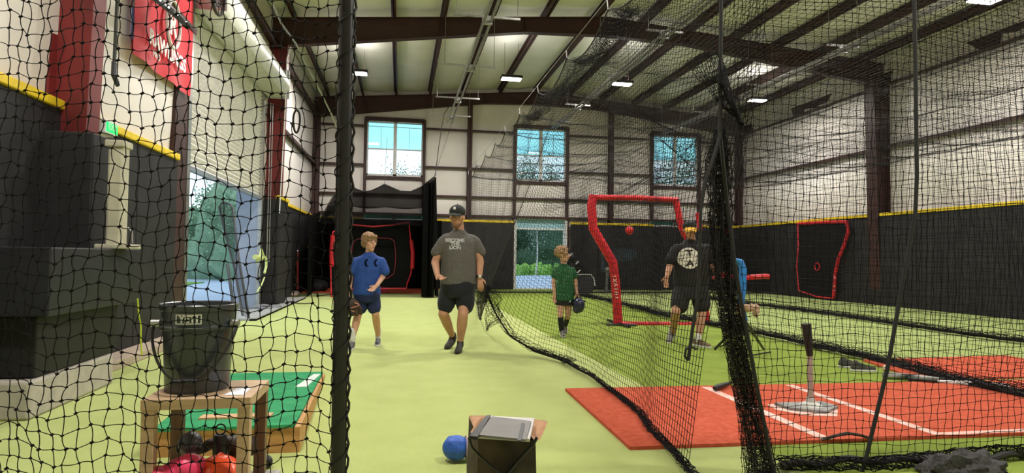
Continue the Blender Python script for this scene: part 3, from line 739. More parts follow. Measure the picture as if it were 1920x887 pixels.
# ------------------------------------------------------------------ batting tee
tx, ty = 3.19, 4.44
t = thing('batting_tee', 'batting tee with a black rubber cup standing on a home plate base', 'batting tee', (tx, ty, .027))
MB().prism([(tx-.22, ty+.14, .027), (tx+.2, ty+.14, .027), (tx+.22, ty-.03, .027), (tx+.01, ty-.17, .027), (tx-.2, ty-.03, .027)], (0, 0, .022)).build('base_plate', mat('grey rubber plate', (.17, .17, .17), .6, c2=(.3, .3, .29), scale=12), t)
MB().lathe((tx, ty, .045), [(.09, 0), (.075, .02), (.035, .035), (.03, .07)], 24).build('socket', mat('scuffed white rubber', (.6, .6, .56), .6), t, True)
MB().tube([(tx, ty, .08), (tx-.004, ty, .46)], .021, 14).build('lower_tube', mat('brushed pinkish tube', (.42, .36, .33), .5), t, True)
MB().tube([(tx-.004, ty, .44), (tx-.02, ty, .56), (tx-.035, ty, .69)], [.024, .032, .037], 16).build('ball_cup', mat('black rubber', (.02, .018, .018), .7), t, True)

# ------------------------------------------------------------------ red padded pitching screen
sy = 10.65
def padtube(pts, rx, ry): return MB().tube(pts, rx, 14, ry=ry, up=(0, 1, 0))
t = thing('pitching_screen', 'large red padded pitching screen with a bent side, in the first cage', 'pitching screen', (4.6, sy, 0))
Lp = [at(*p, sy) for p in [(1113, 366), (1109, 385), (1112, 428), (1128, 456), (1149, 492), (1154, 530), (1159, 606)]]
Tp = [at(*p, sy) for p in [(1106, 370), (1190, 371), (1270, 375)]]
Rp = [at(*p, sy) for p in [(1267, 374), (1272, 400), (1277, 425), (1300, 470), (1318, 500), (1322, 550), (1325, 610)]]
Bp = [at(*p, sy) for p in [(1156, 607), (1240, 608), (1328, 609)]]
padtube(Lp, .085, .06).build('left_pad', REDP, t, True); padtube(Tp, .05, .055).build('top_pad', REDP, t, True)
padtube(Rp, .06, .055).build('right_pad', REDP, t, True); padtube(Bp, .045, .05).build('bottom_pad', REDP, t, True)
for c in (Lp[-1], Rp[-1]):
    MB().tube([c+Vector((0, -.55, -.0)), c+Vector((0, .55, 0))], .025, 8).tube([c+Vector((-.25, -.1, -.01)), c+Vector((.25, -.25, -.01))], .02, 8).build('foot', BLK, t, True)
for k, (px, py) in enumerate([(1152, 518), (1153, 526), (1155, 534), (1155, 542), (1156, 550), (1157, 558)]):
    c = at(px, py, sy-.075); text('lettering', 'IXVIUI'[k], .085, Matrix.Translation(c) @ Matrix.Rotation(-PI/2, 4, 'Y') @ Matrix.Rotation(PI/2, 4, 'X'), CHALK, t, off=.004)
def scr(u, v):
    k = v*(len(Lp)-1); i = min(int(k), len(Lp)-2); f = k-i
    return tuple(Lp[i].lerp(Lp[i+1], f).lerp(Rp[i].lerp(Rp[i+1], f), u)+Vector((0, .1*math.sin(PI*u)*math.sin(PI*v), 0)))
strands('screen_net', [[scr(i/29, j/39) for j in range(40)] for i in range(30)], .0022, NET, t)

# bow nets
def bow_net(label, pts, ys, m=REDL, inner=None, r=.022, side=None, netn=(26, 30)):
    P = [at(*p, ys) for p in pts]; c = sum(P, Vector())/len(P)
    t = thing('pop_up_net', label, 'practice net', (c.x, ys, 0), 'red framed practice nets')
    mb = MB().tube(P+[P[0]], r, 8, up=(0, 1, 0)); mb.build('frame', m, t, True)
    mb = MB(); vs = [mb.bm.verts.new(p+Vector((0, .05, 0))) for p in P]; mb.bm.faces.new(vs); mb.build('mesh_panel', sheer('black net cloth', (.012, .012, .013), .8), t)
    if inner: MB().tube([at(*p, ys-.04) for p in inner+[inner[0]]], .012, 6, up=(0, 1, 0)).build('strike_zone', mat('dull red webbing', (.3, .03, .04), .6), t, True)
    for s in side or []:
        MB().tube([at(*p, ys-.03) for p in s], .06, 10, ry=.04, up=(0, 1, 0)).build('side_pad', REDP, t, True)
    return t
inner = [(672, 448), (700, 446), (732, 447), (739, 452), (742, 475), (741, 498), (738, 514), (726, 522), (700, 525), (676, 522), (664, 512), (658, 490), (660, 465), (664, 452)]
bow_net('red curved practice net in the dark enclosure behind the boy in blue', [(640, 417), (665, 422), (700, 425), (735, 422), (767, 417), (769, 440), (772, 465), (774, 490), (770, 515), (764, 530), (762, 541), (640, 541), (632, 520), (628, 490), (630, 460)], 19.3, inner=inner, side=[[(771, 450), (774, 475), (773, 504)]])
bow_net('narrow red practice net partly behind the man in the grey shirt', [(801, 453), (826, 454), (845, 454), (852, 480), (850, 541), (801, 541), (803, 500)], 18.6, side=[[(801, 472), (800, 500), (798, 525)]], r=.014)
bow_net('red practice net edge just left of the dark pole', [(624, 436), (628, 433), (640, 436), (640, 557), (621, 557), (620, 500)], 17.4, side=[[(624, 440), (622, 470), (622, 500)]], r=.02)
t = thing('pop_up_net', 'red framed practice net leaning on the right wall padding', 'practice net', (12.9, 17.6, 0), 'red framed practice nets')
P = [onX(*p, 12.85) for p in [(1496, 420), (1540, 417), (1588, 416), (1590, 435), (1583, 460), (1572, 485), (1566, 515), (1563, 558)]]
MB().tube(P, .05, 10, up=(1, 0, 0)).build('near_pad', REDP, t, True)
P2 = [onX(*p, 12.85) for p in [(1496, 420), (1497, 460), (1494, 500), (1498, 545), (1530, 556), (1563, 560)]]
MB().tube(P2, .02, 8, up=(1, 0, 0)).build('far_pole', REDL, t, True)
mb = MB(); vs = [mb.bm.verts.new(p) for p in P+P2[::-1][1:-1]]; mb.bm.faces.new(vs); mb.build('mesh_panel', sheer('black net cloth', (.012, .012, .013), .8), t)
for k in range(5):
    c = onX(1565.5-k*.3, 512+k*8, 12.79); text('lettering', 'IXIVI'[k], .13, Matrix.Translation(c) @ Matrix.Rotation(-PI/2, 4, 'Z') @ Matrix.Rotation(PI/2, 4, 'X') @ Matrix.Rotation(PI/2, 4, 'Z'), CHALK, t)
P3 = [onX(1532+5*math.cos(a), 500+7*math.sin(a), 12.8) for a in [k*2*PI/10 for k in range(11)]]
MB().tube(P3, .02, 6, up=(1, 0, 0)).build('target_ring', REDP, t, True)

# ------------------------------------------------------------------ dark net enclosure at the far left
en = thing('net_enclosure', 'dark black net enclosure with a scalloped top under the left window', 'net', (-.6, 20, 0))
DN = sheer('dense black netting', (.006, .005, .006), .76); DN2 = sheer('black net cloth doubled', (.003, .003, .003), .97)
def cloth(f, nu, nv, m, name='net_wall'):
    mb = MB(); g = [[mb.bm.verts.new(f(i/(nu-1), j/(nv-1))) for j in range(nv)] for i in range(nu)]
    for i in range(nu-1):
        for j in range(nv-1): mb.bm.faces.new((g[i][j], g[i+1][j], g[i+1][j+1], g[i][j+1]))
    return mb.build(name, m, en, True)
ytop = [(598, 415), (622, 372), (648, 340), (656, 345), (668, 354), (682, 359), (698, 357), (712, 350), (721, 345), (732, 350), (750, 358), (770, 359), (790, 350), (805, 338), (814, 331)]
TP = [at(*p, 18.0) for p in ytop]
def top_at(u):
    k = u*(len(TP)-1); i = min(int(k), len(TP)-2); return TP[i].lerp(TP[i+1], k-i)
def frontf(u, v):
    a = top_at(u); return a+Vector((.03*math.sin(u*40), .1*math.sin(u*23), 0))-Vector((0, 0, (a.z-2.05)*v if a.z > 2.15 else .01*v))
cloth(frontf, 60, 8, DN, 'front_valance')
def rooff(u, v):
    a = top_at(u); return Vector((a.x*(1-v)+(a.x*1.12+.0)*v, 18.0+4.3*v, a.z*(1-v)+2.9*v-.25*math.sin(PI*v)))
cloth(rooff, 40, 14, DN, 'net_roof')
def sidef(u, v):
    a = TP[-1]; z = a.z*(1-v)+.02*v; return Vector((a.x+.12*v+.05*math.sin(u*30)+.02*math.sin(u*55)+.25*u, 18.0+4.4*u, z-.45*u*(1-v)))
cloth(sidef, 50, 10, DN2, 'side_curtain')
def sidef2(u, v):
    b = at(815, 540, 18.6); a = TP[-2]; z = 3.35*(1-v)+.02*v; return Vector((.62+.32*u+.04*math.sin(u*40), 18.0+.15*math.sin(u*25), z-.12*(1-v)*(1-u)))
cloth(sidef2, 40, 10, DN2, 'gathered_curtain')
def backf(u, v): return Vector((-2.95+4.4*u, 22.4+.05*math.sin(u*30), 2.46-2.44*v))
cloth(backf, 30, 6, DN2, 'back_curtain')
def leftf(u, v): return Vector((-2.5-.25*u, 18.0+4.4*u, (2.25+.4*u)*(1-v)+.02))
cloth(leftf, 20, 6, DN2, 'left_curtain')
MB().tube([p+Vector((0, 0, 0)) for p in TP], .012, 6).build('top_rope', ROPE, en)
MB().tube([TP[8], TP[8]+Vector((0, 2, 1.7))], .006, 5).tube([TP[14], Vector((1.65, 19.2, 5.78))], .006, 5).build('hanging_cord', ROPE, en)
# loose cord from the left ceiling rail
# ------------------------------------------------------------------ people
def face(hc, R, fwd, skin_prims, hs=1.0):
    """skull, jaw, nose and ears; hc head centre, fwd facing direction"""
    f = Vector((*fwd, 0)).normalized(); s = f.cross(Vector((0, 0, 1)))
    M = Matrix((s, f, Vector((0, 0, 1)))).transposed()
    hd = Vector(hc)
    def L(x, y, z): return hd+M @ (Vector((x, y, z))*hs)
    q = []
    q.append(('e', L(0, -.012, .025), (.074*hs, .092*hs, .09*hs), M))
    q.append(('e', L(0, .018, -.045), (.056*hs, .066*hs, .062*hs), M))
    q.append(('e', L(0, .05, -.092), (.03*hs, .028*hs, .022*hs), M))
    q.append(('c', L(0, .083, .012), .009*hs, L(0, .102, -.026), .014*hs))
    q.append(('c', L(-.035, .066, .03), .014*hs, L(.035, .066, .03), .014*hs))
    q.append(('c', L(-.02, .078, -.058), .008*hs, L(.02, .078, -.058), .008*hs))
    q.append(('e', L(-.05, .05, -.02), (.02*hs,)*3)); q.append(('e', L(.05, .05, -.02), (.02*hs,)*3))
    for d in (-1, 1): q.append(('e', L(d*.077, -.01, -.01), (.01*hs, .022*hs, .034*hs), M))
    return q, L, M
def hand_prims(w, d, curl=.4, side=1, sc=1.0, splay=None):
    """palm and five fingers from wrist w along direction d"""
    d = Vector(d).normalized(); w = Vector(w); out = Vector((side, 0, 0)); out = (out-d*out.dot(d)).normalized(); nrm = d.cross(out)
    palm = w+d*.05*sc; q = [('c', w, .026*sc, palm+d*.02*sc, .036*sc, .55)]
    for k in range(4):
        o = out*((k-1.5)*.021*sc); L = [.07, .08, .075, .058][k]*sc
        a = palm+d*.035*sc+o; b = a+d*L*.5+nrm*L*.12*curl; c = b+d*L*.42+nrm*L*.5*curl
        q += [('c', a, .0105*sc, b, .0095*sc), ('c', b, .0095*sc, c, .008*sc)]
    a = w+d*.02*sc-out*.026*sc; b = a-out*.03*sc+d*.028*sc; c = b+d*.03*sc-out*.006*sc
    q += [('c', a, .014*sc, b, .012*sc), ('c', b, .012*sc, c, .0095*sc)]
    return q
def skin(name, c): return mat(name, c, .5, c2=tuple(v*.88 for v in c), scale=14, spec=.3)
EYEW = mat('eye white', (.42, .38, .36), .4); EYED = mat('dark iris', (.03, .02, .015), .2); LIP = mat('lips', (.45, .16, .13), .5)
def eyes(L, parent, hs):
    M3 = (Matrix.Translation(L(0, 0, 0)).to_3x3())
    for d in (-1, 1):
        e = MB().ball(L(d*.03, .0735, .007), (.0115*hs, .0115*hs, .0075*hs), 12, M3).build('eye', EYEW, parent, True)
        MB().ball(L(d*.03, .0815, .007), .0046*hs, 10).build('iris', EYED, e, True)
    MB().ball(L(0, .086, -.058), (.018*hs, .006*hs, .006*hs), 10).build('lips', LIP, parent, True)
    for d in (-1, 1): MB().tube([L(d*.018, .083, .03), L(d*.045, .076, .031)], .005*hs, 6).build('eyebrow', mat('brown brow', (.1, .055, .03), .8), parent, True)
def shoe(name, heel, toe, m, parent, sc=1., sole=WHP, lift=0.):
    heel = Vector(heel); toe = Vector(toe); d = (toe-heel).normalized(); L = (toe-heel).length
    q = [('c', heel+Vector((0, 0, .045*sc)), .036*sc, heel+d*L*.45+Vector((0, 0, .042*sc)), .038*sc), ('c', heel+d*L*.45+Vector((0, 0, .038*sc)), .04*sc, toe+Vector((0, 0, .03*sc)), .034*sc),
         ('c', heel+Vector((0, 0, .05*sc)), .034*sc, heel+d*L*.1+Vector((0, 0, .1*sc)), .034*sc), ('c', heel+d*L*.1+Vector((0, 0, .09*sc)), .032*sc, heel+d*L*.55+Vector((0, 0, .055*sc)), .032*sc)]
    o = blob(name, q, m, parent, .007, 3)
    s = Vector((-d.y, d.x, 0)).normalized(); mb = MB(); pl = []
    for k in range(20):
        a = 2*PI*k/20; wd = .042*sc*(1+.12*math.cos(a)); pl.append(heel.lerp(toe, .5)+d*(L*.5+.045*sc)*math.cos(a)+s*wd*math.sin(a))
    n = d.cross(s); n = n if n.z > 0 else -n
    mb.prism([p+n*.004 for p in pl], n*.02*sc); mb.build('sole', sole, o, True)
    MB().tube([heel+d*L*(.3+.06*k)+Vector((0, 0, .098-.008*k))*sc+s*.02*sc*(-1)**k for k in range(5)], .004*sc, 5).build('lace', WHP, o)
    return o
def cap(name, L, M, hs, m, brim_m, parent, logo=None, tilt=0.):
    q = [('e', L(0, -.01, .06), (.09*hs, .108*hs, .078*hs), M)]
    o = blob(name, q, m, parent, .006, 1)
    # keep only the crown above the brow
    mb = MB(); g = []
    for i in range(13):
        r_ = []
        for j in range(5):
            a = -1.25+2.5*i/12; rr = .0+j/4
            x = math.sin(a)*(.082+.0*rr); y = .058+math.cos(a)*(.035+.075*rr); z = .045-.028*rr*(1+tilt)-.016*abs(math.sin(a))
            r_.append(L(x*(1-.12*rr), y, z))
        g.append(r_)
    top = [[mb.bm.verts.new(p) for p in r_] for r_ in g]; bot = [[mb.bm.verts.new(p-Vector((0, 0, .006))) for p in r_] for r_ in g]
    for i in range(12):
        for j in range(4):
            mb.bm.faces.new((top[i][j], top[i+1][j], top[i+1][j+1], top[i][j+1])); mb.bm.faces.new((bot[i][j], bot[i][j+1], bot[i+1][j+1], bot[i+1][j]))
    for i in range(12): mb.bm.faces.new((top[i][4], top[i+1][4], bot[i+1][4], bot[i][4]))
    b = mb.build('brim', brim_m, o, True)
    MB().ball(L(0, -.01, .139), .008*hs, 8).build('button', m, o)
    return o

# ---- man in the grey shirt
Y0 = 7.85
def A(x, y, d=0.): return at(x, y, Y0+d)
man = thing('person', 'man in black cap, grey lettered t-shirt and black shorts walking with net in hand', 'person', (at(858, 662, 7.7).x, 7.8, 0))
SK = skin('tanned skin', (.52, .27, .17))
hq, HL, HM = face(A(857, 407, -.06), 0, (-.42, -1), None, 1.14)
pr = hq+[('c', A(861, 437, .02), .07, A(859, 415, 0), .064),
    ('s', [(A(860, 540, .03), .17, .12), (A(860, 520, .02), .19, .14), (A(860, 490, .02), .2, .14), (A(860, 462, .02), .21, .13), (A(860, 446, .02), .15, .08), (A(861, 438, .02), .09, .07), (A(861, 432, .0), .06, .06)])]
# arms
le, lw = A(816, 492, .03), A(813, 512, -.12); lw = A(820, 516, -.16)
pr += [('c', A(830, 452, .02), .055, le, .05), ('c', le, .052, lw, .034)] + hand_prims(lw, (A(831, 524, -.24)-lw), .9, 1, 1.0)
re_, rw = A(900, 490, .02), A(899, 521, -.05)
pr += [('c', A(891, 452, .02), .055, re_, .05), ('c', re_, .052, rw, .034)] + hand_prims(rw, (A(902, 542, -.08)-rw), 1.1, -1, 1.05)
# legs
k1, a1 = A(831, 588, .0), A(848, 630, .3); k2, a2 = A(868, 590, -.12), at(863, 641, 7.84)
pr += [('c', A(840, 552, .02), .085, k1, .062), ('c', k1, .066, k1.lerp(a1, .4), .064), ('c', k1.lerp(a1, .4), .064, a1, .038), ('c', A(873, 552, .0), .085, k2, .064), ('c', k2, .066, k2.lerp(a2, .4), .066), ('c', k2.lerp(a2, .4), .066, a2, .038)]
blob('body', pr, SK, man, .0075, 4)
eyes(HL, man, 1.14)
SH = mat('heather grey jersey', (.115, .105, .098), .85, c2=(.09, .082, .077), scale=40, bump=.2, bscale=400)
sh = blob('shirt', [('s', [(A(859, 533, .02), .232, .165), (A(860, 520, .02), .228, .165), (A(860, 495, .02), .218, .16), (A(860, 470, .02), .222, .155), (A(860, 455, .02), .222, .14), (A(860, 447, .02), .2, .12), (A(860, 441, .02), .15, .1), (A(861, 435, .01), .095, .085), (A(861, 431, .0), .076, .075)]),
    ('c', A(832, 454, .02), .078, A(818, 473, .03), .07), ('c', A(889, 454, .02), .078, A(901, 473, .03), .07), ('c', A(838, 450, .02), .08, A(882, 450, .02), .08)], SH, man, .01, 6, .012, 6, .5)
tt = A(854, 457, 0)
for k, (w, dy) in enumerate((('BECOME', 450.5), ('THE', 457.5), ('LION', 464.5))):
    c = at(854, dy, Y0-.17); text('lettering', w, .058, Matrix.Translation(c) @ Matrix.Rotation(PI/2, 4, 'X'), WHP, sh, off=.003, target=sh, sx=1.05)
NAVY = mat('black navy shorts', (.006, .007, .014), .8, sheen=.1)
blob('shorts', [('s', [(A(858, 556, .02), .2, .15), (A(859, 545, .02), .22, .165), (A(859, 530, .02), .225, .165), (A(859, 524, .02), .21, .15)]), ('c', A(841, 548, .03), .115, A(836, 572, .02), .108), ('c', A(873, 548, .0), .118, A(872, 572, -.04), .112)], NAVY, man, .01, 3, .012, 8)
BS = mat('charcoal trainers', (.04, .038, .036), .7, c2=(.07, .066, .06), scale=30)
hh = at(848, 636, 8.25); shoe('shoe', Vector((hh.x+.02, 8.22, .07)), Vector((at(838, 655, 8.0).x, 8.02, .0)), BS, man, 1.05, BLK)
shoe('shoe', Vector((a2.x, 7.86, 0)), Vector((at(857, 662, 7.65).x, 7.62, 0)), BS, man, 1.05, BLK)
for a_ in (a1, a2): blob('sock', [('c', a_+Vector((0, 0, .01)), .043, a_-Vector((0, 0, .05)), .043)], mat('black socks', (.02, .02, .02), .9), man, .008, 2)
CAPM = mat('black cap cloth', (.014, .016, .016), .8, c2=(.02, .024, .023))
cp = cap('cap', HL, HM, 1.14, CAPM, CAPM, man)
c = HL(-.0, .094, .088); MB().ball(c, (.018, .008, .02), 12, HM).build('emblem', WHP, cp, True)
blob('beard', [('e', HL(0, .034, -.088), (.053, .055, .042), HM), ('e', HL(0, .0, -.06), (.066, .052, .042), HM)], mat('stubble', (.22, .11, .07), .8), man, .006, 2)
mb = MB().tube([rw+Vector((.04*math.cos(a), .04*math.sin(a), .02)) for a in [k*2*PI/16 for k in range(17)]], .009, 6, ry=.014); w_ = mb.build('watch_strap', BLK, man)
MB().box(rw+Vector((-.018, -.052, .004)), rw+Vector((.018, -.036, .038)), .004).build('watch_face', WHP, man)

# ---- boy in blue
Y0 = 8.2
boy = thing('person', 'boy in blue t-shirt and navy shorts carrying a brown baseball glove', 'person', (at(690, 655, 8.2).x, 8.2, 0))
SKB = skin('fair skin', (.62, .34, .24))
hq, HL, HM = face(A(693, 455, -.02), 0, (.85, -1), None, .98)
le, lw = A(657, 520, .02), A(655, 548, -.04); re_, rw = A(718, 518, .02), A(706, 536, -.17)
pr = hq+[('c', A(692, 482, .02), .05, A(693, 462, 0), .046), ('s', [(A(688, 560, .02), .12, .09), (A(688, 530, .02), .13, .095), (A(690, 505, .02), .14, .095), (A(691, 490, .02), .14, .08), (A(691, 482, .02), .07, .06)]),
    ('c', A(668, 490, .02), .045, le, .036), ('c', le, .037, lw, .026), ('c', A(714, 490, .02), .045, re_, .036), ('c', re_, .037, rw, .026)]
pr += hand_prims(lw, (A(656, 565, -.06)-lw), .6, 1, .85) + hand_prims(rw, (A(694, 546, -.24)-rw), .5, 1, .9)
k1, a1 = A(671, 591, .0), at(661, 634, 8.15); k2, a2 = A(704, 588, .0), at(709, 630, 8.5)
pr += [('c', A(678, 564, .02), .064, k1, .05), ('c', k1, .05, k1.lerp(a1, .4), .05), ('c', k1.lerp(a1, .4), .05, a1, .03), ('c', A(700, 564, .02), .064, k2, .05), ('c', k2, .05, k2.lerp(a2, .4), .05), ('c', k2.lerp(a2, .4), .05, a2, .03)]
blob('body', pr, SKB, boy, .007, 4); eyes(HL, boy, .98)
BLU = mat('royal blue jersey', (.018, .07, .32), .75, c2=(.014, .05, .24), scale=10)
sh = blob('shirt', [('s', [(A(687, 553, .02), .175, .125), (A(688, 530, .02), .165, .12), (A(690, 505, .02), .165, .115), (A(691, 493, .02), .168, .1), (A(691, 486, .02), .145, .09), (A(692, 480, .02), .1, .08), (A(692, 476, .01), .07, .065), (A(692, 474, .0), .056, .056)]),
    ('c', A(668, 492, .02), .062, A(660, 508, .02), .066), ('c', A(715, 492, .02), .062, A(721, 508, .02), .064), ('c', A(676, 489, .02), .06, A(706, 489, .02), .06)], BLU, boy, .009, 4, .018, 9, .5)
for cx_ in (684, 702):
    c = at(cx_, 493, Y0-.17); bmx = bmesh.new()
    mbx = MB()
    for s_ in (-1, 1):
        mbx.prism([(c.x+s_*.012-.008, c.y, c.z+.045), (c.x+s_*.03+.008, c.y, c.z+.05), (c.x+s_*.006+.006, c.y, c.z), (c.x+s_*.03+.008, c.y, c.z-.05), (c.x+s_*.012-.008, c.y, c.z-.045), (c.x+s_*.002-.006, c.y, c.z)], (0, .003, 0))
    project(mbx.bm, sh); mbx.build('chest_mark', mat('dark navy print', (.002, .003, .01), .9, spec=.1), sh)
NV2 = mat('navy shorts', (.012, .022, .09), .75)
blob('shorts', [('s', [(A(688, 566, .02), .155, .115), (A(688, 552, .02), .17, .125), (A(688, 545, .02), .16, .12)]), ('c', A(678, 560, .02), .082, A(675, 577, .01), .086), ('c', A(700, 560, .02), .082, A(702, 577, .01), .084)], NV2, boy, .009, 3, .01, 9)
SOCKW = mat('white socks', (.75, .73, .72), .9)
for a_ in (a1, a2): blob('sock', [('c', a_+Vector((0, 0, .09)), .041, a_-Vector((0, 0, .03)), .037)], SOCKW, boy, .007, 2)
DS = mat('dark blue trainers', (.03, .035, .05), .6, c2=(.2, .2, .22), scale=25)
shoe('shoe', Vector((a1.x, 8.2, 0)), Vector((at(658, 655, 8.0).x-.02, 8.0, 0)), DS, boy, .95); shoe('shoe', Vector((a2.x, 8.55, 0)), Vector((at(707, 648, 8.35).x, 8.36, 0)), DS, boy, .95)
HB = mat('light brown hair', (.2, .11, .055), .7, c2=(.34, .21, .11), scale=40, stretch=(1, 1, .3))
blob('hair', [('e', HL(0, -.02, .055), (.09, .103, .085), HM), ('e', HL(0, -.055, .0), (.08, .06, .075), HM), ('e', HL(.0, .055, .08), (.07, .045, .03), HM), ('e', HL(-.07, .0, .02), (.022, .05, .05), HM), ('e', HL(.07, -.01, .02), (.022, .04, .045), HM)], HB, boy, .006, 1, .014, 26)
gl = thing('baseball_glove', "dark brown leather baseball glove held in the boy's lowered hand", 'glove', at(659, 573, 8.1))
gc_ = at(660, 573, 8.08); q = [('e', gc_, (.10, .05, .10))]
for k in range(4): q.append(('c', gc_+Vector((-.06+.045*k, 0, -.02)), .03, gc_+Vector((-.04+.05*k, -.02, -.12+.015*abs(k-1.5))), .022))
q.append(('c', gc_+Vector((.06, 0, .03)), .03, gc_+Vector((.11, -.02, -.05)), .025))
LEA = mat('dark brown leather', (.03, .017, .012), .5, c2=(.06, .03, .02), scale=20)
blob('leather', q, LEA, gl, .008, 2)
MB().tube([gc_+Vector((.03+.06*math.sin(k*.8), -.056, .04-.014*k)) for k in range(9)], .008, 6).build('lacing', mat('pink tan lace', (.5, .22, .17), .6), gl, True)

# ---- child in green
Y0 = 9.2
kid = thing('person', 'small curly-haired child in speckled green t-shirt and black socks, looking right', 'person', (at(1056, 630, 9.2).x, 9.2, 0))
hq, HL, HM = face(A(1056, 478, -.02), 0, (1, -.35), None, .95)
le, lw = A(1038, 530, .02), A(1040, 554, -.03); re_, rw = A(1079, 528, .02), A(1081, 549, -.04)
pr = hq+[('c', A(1056, 503, .02), .042, A(1056, 486, 0), .042), ('s', [(A(1057, 566, .02), .1, .085), (A(1057, 535, .02), .115, .09), (A(1057, 515, .02), .125, .09), (A(1057, 505, .02), .12, .07), (A(1057, 500, .02), .06, .05)]),
    ('c', A(1042, 506, .02), .04, le, .032), ('c', le, .033, lw, .023), ('c', A(1073, 506, .02), .04, re_, .032), ('c', re_, .033, rw, .023)]
pr += hand_prims(lw, (A(1040, 568, -.04)-lw), .6, 1, .75) + hand_prims(rw, (A(1082, 562, -.05)-rw), .8, -1, .75)
k1, a1 = A(1051, 593, -.05), at(1053, 620, 9.2); k2, a2 = A(1065, 590, .02), A(1061, 609, .38)
pr += [('c', A(1051, 565, .02), .068, k1, .045), ('c', k1, .044, a1, .028), ('c', A(1066, 565, .02), .068, k2, .045), ('c', k2, .044, a2, .028)]
blob('body', pr, SKB, kid, .007, 4); eyes(HL, kid, .95)
GRS = mat('speckled green jersey', (.012, .085, .03), .8, c2=(.02, .12, .045), scale=20)
sh = blob('shirt', [('s', [(A(1058, 563, .02), .152, .115), (A(1058, 540, .02), .148, .11), (A(1057, 520, .02), .142, .11), (A(1057, 509, .02), .143, .09), (A(1057, 504, .02), .12, .08), (A(1057, 499, .02), .085, .07), (A(1056, 495, .0), .05, .05)]),
    ('c', A(1043, 507, .02), .052, A(1040, 517, .02), .056), ('c', A(1073, 507, .02), .052, A(1076, 517, .02), .056)], GRS, kid, .009, 4, .014, 10, .5)
mb = MB()
for k in range(46):
    px_, py_ = random.uniform(1041, 1074), random.uniform(503, 560); c = at(px_, py_, Y0-.17); r_ = random.uniform(.003, .008)
    mb.prism([(c.x+r_*math.cos(a), c.y, c.z+r_*math.sin(a)) for a in (0, 1.2, 2.5, 3.8, 5)], (0, .002, 0))
project(mb.bm, sh); tag(mb.build('speckles', mat('pale speckle print', (.35, .5, .38), .8), sh), kind='stuff')
sho = blob('shorts', [('s', [(A(1058, 572, .02), .142, .105), (A(1058, 562, .02), .148, .11), (A(1058, 556, .02), .14, .1)])], mat('black sport shorts', (.01, .012, .012), .7), kid, .008, 3)
mb = MB(); c = at(1071, 566, Y0-.17); mb.prism([(c.x-.015, c.y, c.z-.01), (c.x+.015, c.y, c.z-.014), (c.x+.018, c.y, c.z+.016), (c.x-.004, c.y, c.z+.008)], (0, .002, 0)); project(mb.bm, sho); mb.build('side_mark', WHP, sho)
BSK = mat('black long socks', (.012, .013, .014), .85)
blob('sock', [('c', k1.lerp(a1, .05), .046, k1.lerp(a1, .5), .046), ('c', k1.lerp(a1, .5), .046, a1, .036)], BSK, kid, .007, 2); blob('sock', [('c', k2.lerp(a2, .3), .044, a2, .034)], BSK, kid, .007, 2)
GS = mat('grey white trainers', (.3, .28, .27), .6, c2=(.06, .06, .06), scale=30)
shoe('shoe', Vector((a1.x+.01, 9.22, 0)), Vector((a1.x-.01, 9.03, 0)), GS, kid, .85); shoe('shoe', a2+Vector((.0, .05, -.03)), a2+Vector((-.01, -.02, -.16)), GS, kid, .85)
CUR = mat('reddish blond curls', (.26, .14, .07), .7, c2=(.42, .26, .14), scale=30)
q = [('e', HL(0, -.03, .04), (.09, .1, .09), HM)]
for k in range(60):
    a = random.uniform(0, 2*PI); b = random.uniform(-.5, 1.4)
    x = math.cos(a)*math.cos(b)*.085; y = math.sin(a)*math.cos(b)*.1-.03; z = math.sin(b)*.09+.04
    if y > .045 and z < .07: continue
    q.append(('e', HL(x, y, z), (.024, .024, .024)))
blob('hair', q, CUR, kid, .006, 1, .01, 40)
hc = at(1085, 572, 9.1)
hm = thing('batting_helmet', "dark navy batting helmet carried in the child's hand", 'helmet', hc)
q = [('e', hc, (.095, .11, .12)), ('e', hc+Vector((-.03, 0, -.06)), (.06, .09, .07))]
HEL = mat('navy helmet shell', (.012, .016, .055), .25, spec=.6)
blob('shell', q, HEL, hm, .008, 2); MB().box(hc+Vector((.06, -.06, .05)), hc+Vector((.1, .06, .07)), .008).build('brim', HEL, hm)
MB().tube([hc+Vector((-.02, 0, .11)), hc+Vector((-.03, 0, .15)), hc+Vector((.02, 0, .15)), hc+Vector((.04, 0, .1))], .008, 6).build('jaw_strap', BLK, hm)

# ---- man in the black shirt
Y0 = 8.1
man2 = thing('person', 'man in black t-shirt with white round print and yellow-brimmed cap, looking down', 'person', (at(1290, 645, 8.1).x, 8.1, 0))
hq, HL, HM = face(A(1293, 432, -.08), 0, (-.25, -1), None, 1.02)
le, lw = A(1257, 496, .02), A(1250, 519, -.08); re_, rw = A(1334, 496, .02), A(1346, 515, -.2)
pr = hq+[('c', A(1297, 460, .03), .06, A(1295, 440, -.02), .056), ('s', [(A(1295, 545, .02), .18, .13), (A(1295, 510, .02), .2, .15), (A(1296, 485, .02), .21, .15), (A(1297, 466, .02), .15, .1), (A(1297, 458, .02), .08, .07)]),
    ('c', A(1268, 468, .02), .052, le, .048), ('c', le, .05, lw, .032), ('c', A(1325, 468, .02), .052, re_, .048), ('c', re_, .05, rw, .032)]
pr += hand_prims(lw, (A(1248, 538, -.1)-lw), .6, 1, 1.0) + hand_prims(rw, (A(1356, 518, -.28)-rw), .6, -1, 1.0)
k1, a1 = A(1267, 584, -.05), at(1262, 626, 8.55); k2, a2 = A(1317, 585, -.02), at(1309, 634, 8.0)
pr += [('c', A(1277, 556, .02), .085, k1, .062), ('c', k1, .062, k1.lerp(a1, .4), .06), ('c', k1.lerp(a1, .4), .06, a1, .037), ('c', A(1312, 556, .02), .085, k2, .062), ('c', k2, .062, k2.lerp(a2, .4), .062), ('c', k2.lerp(a2, .4), .062, a2, .037)]
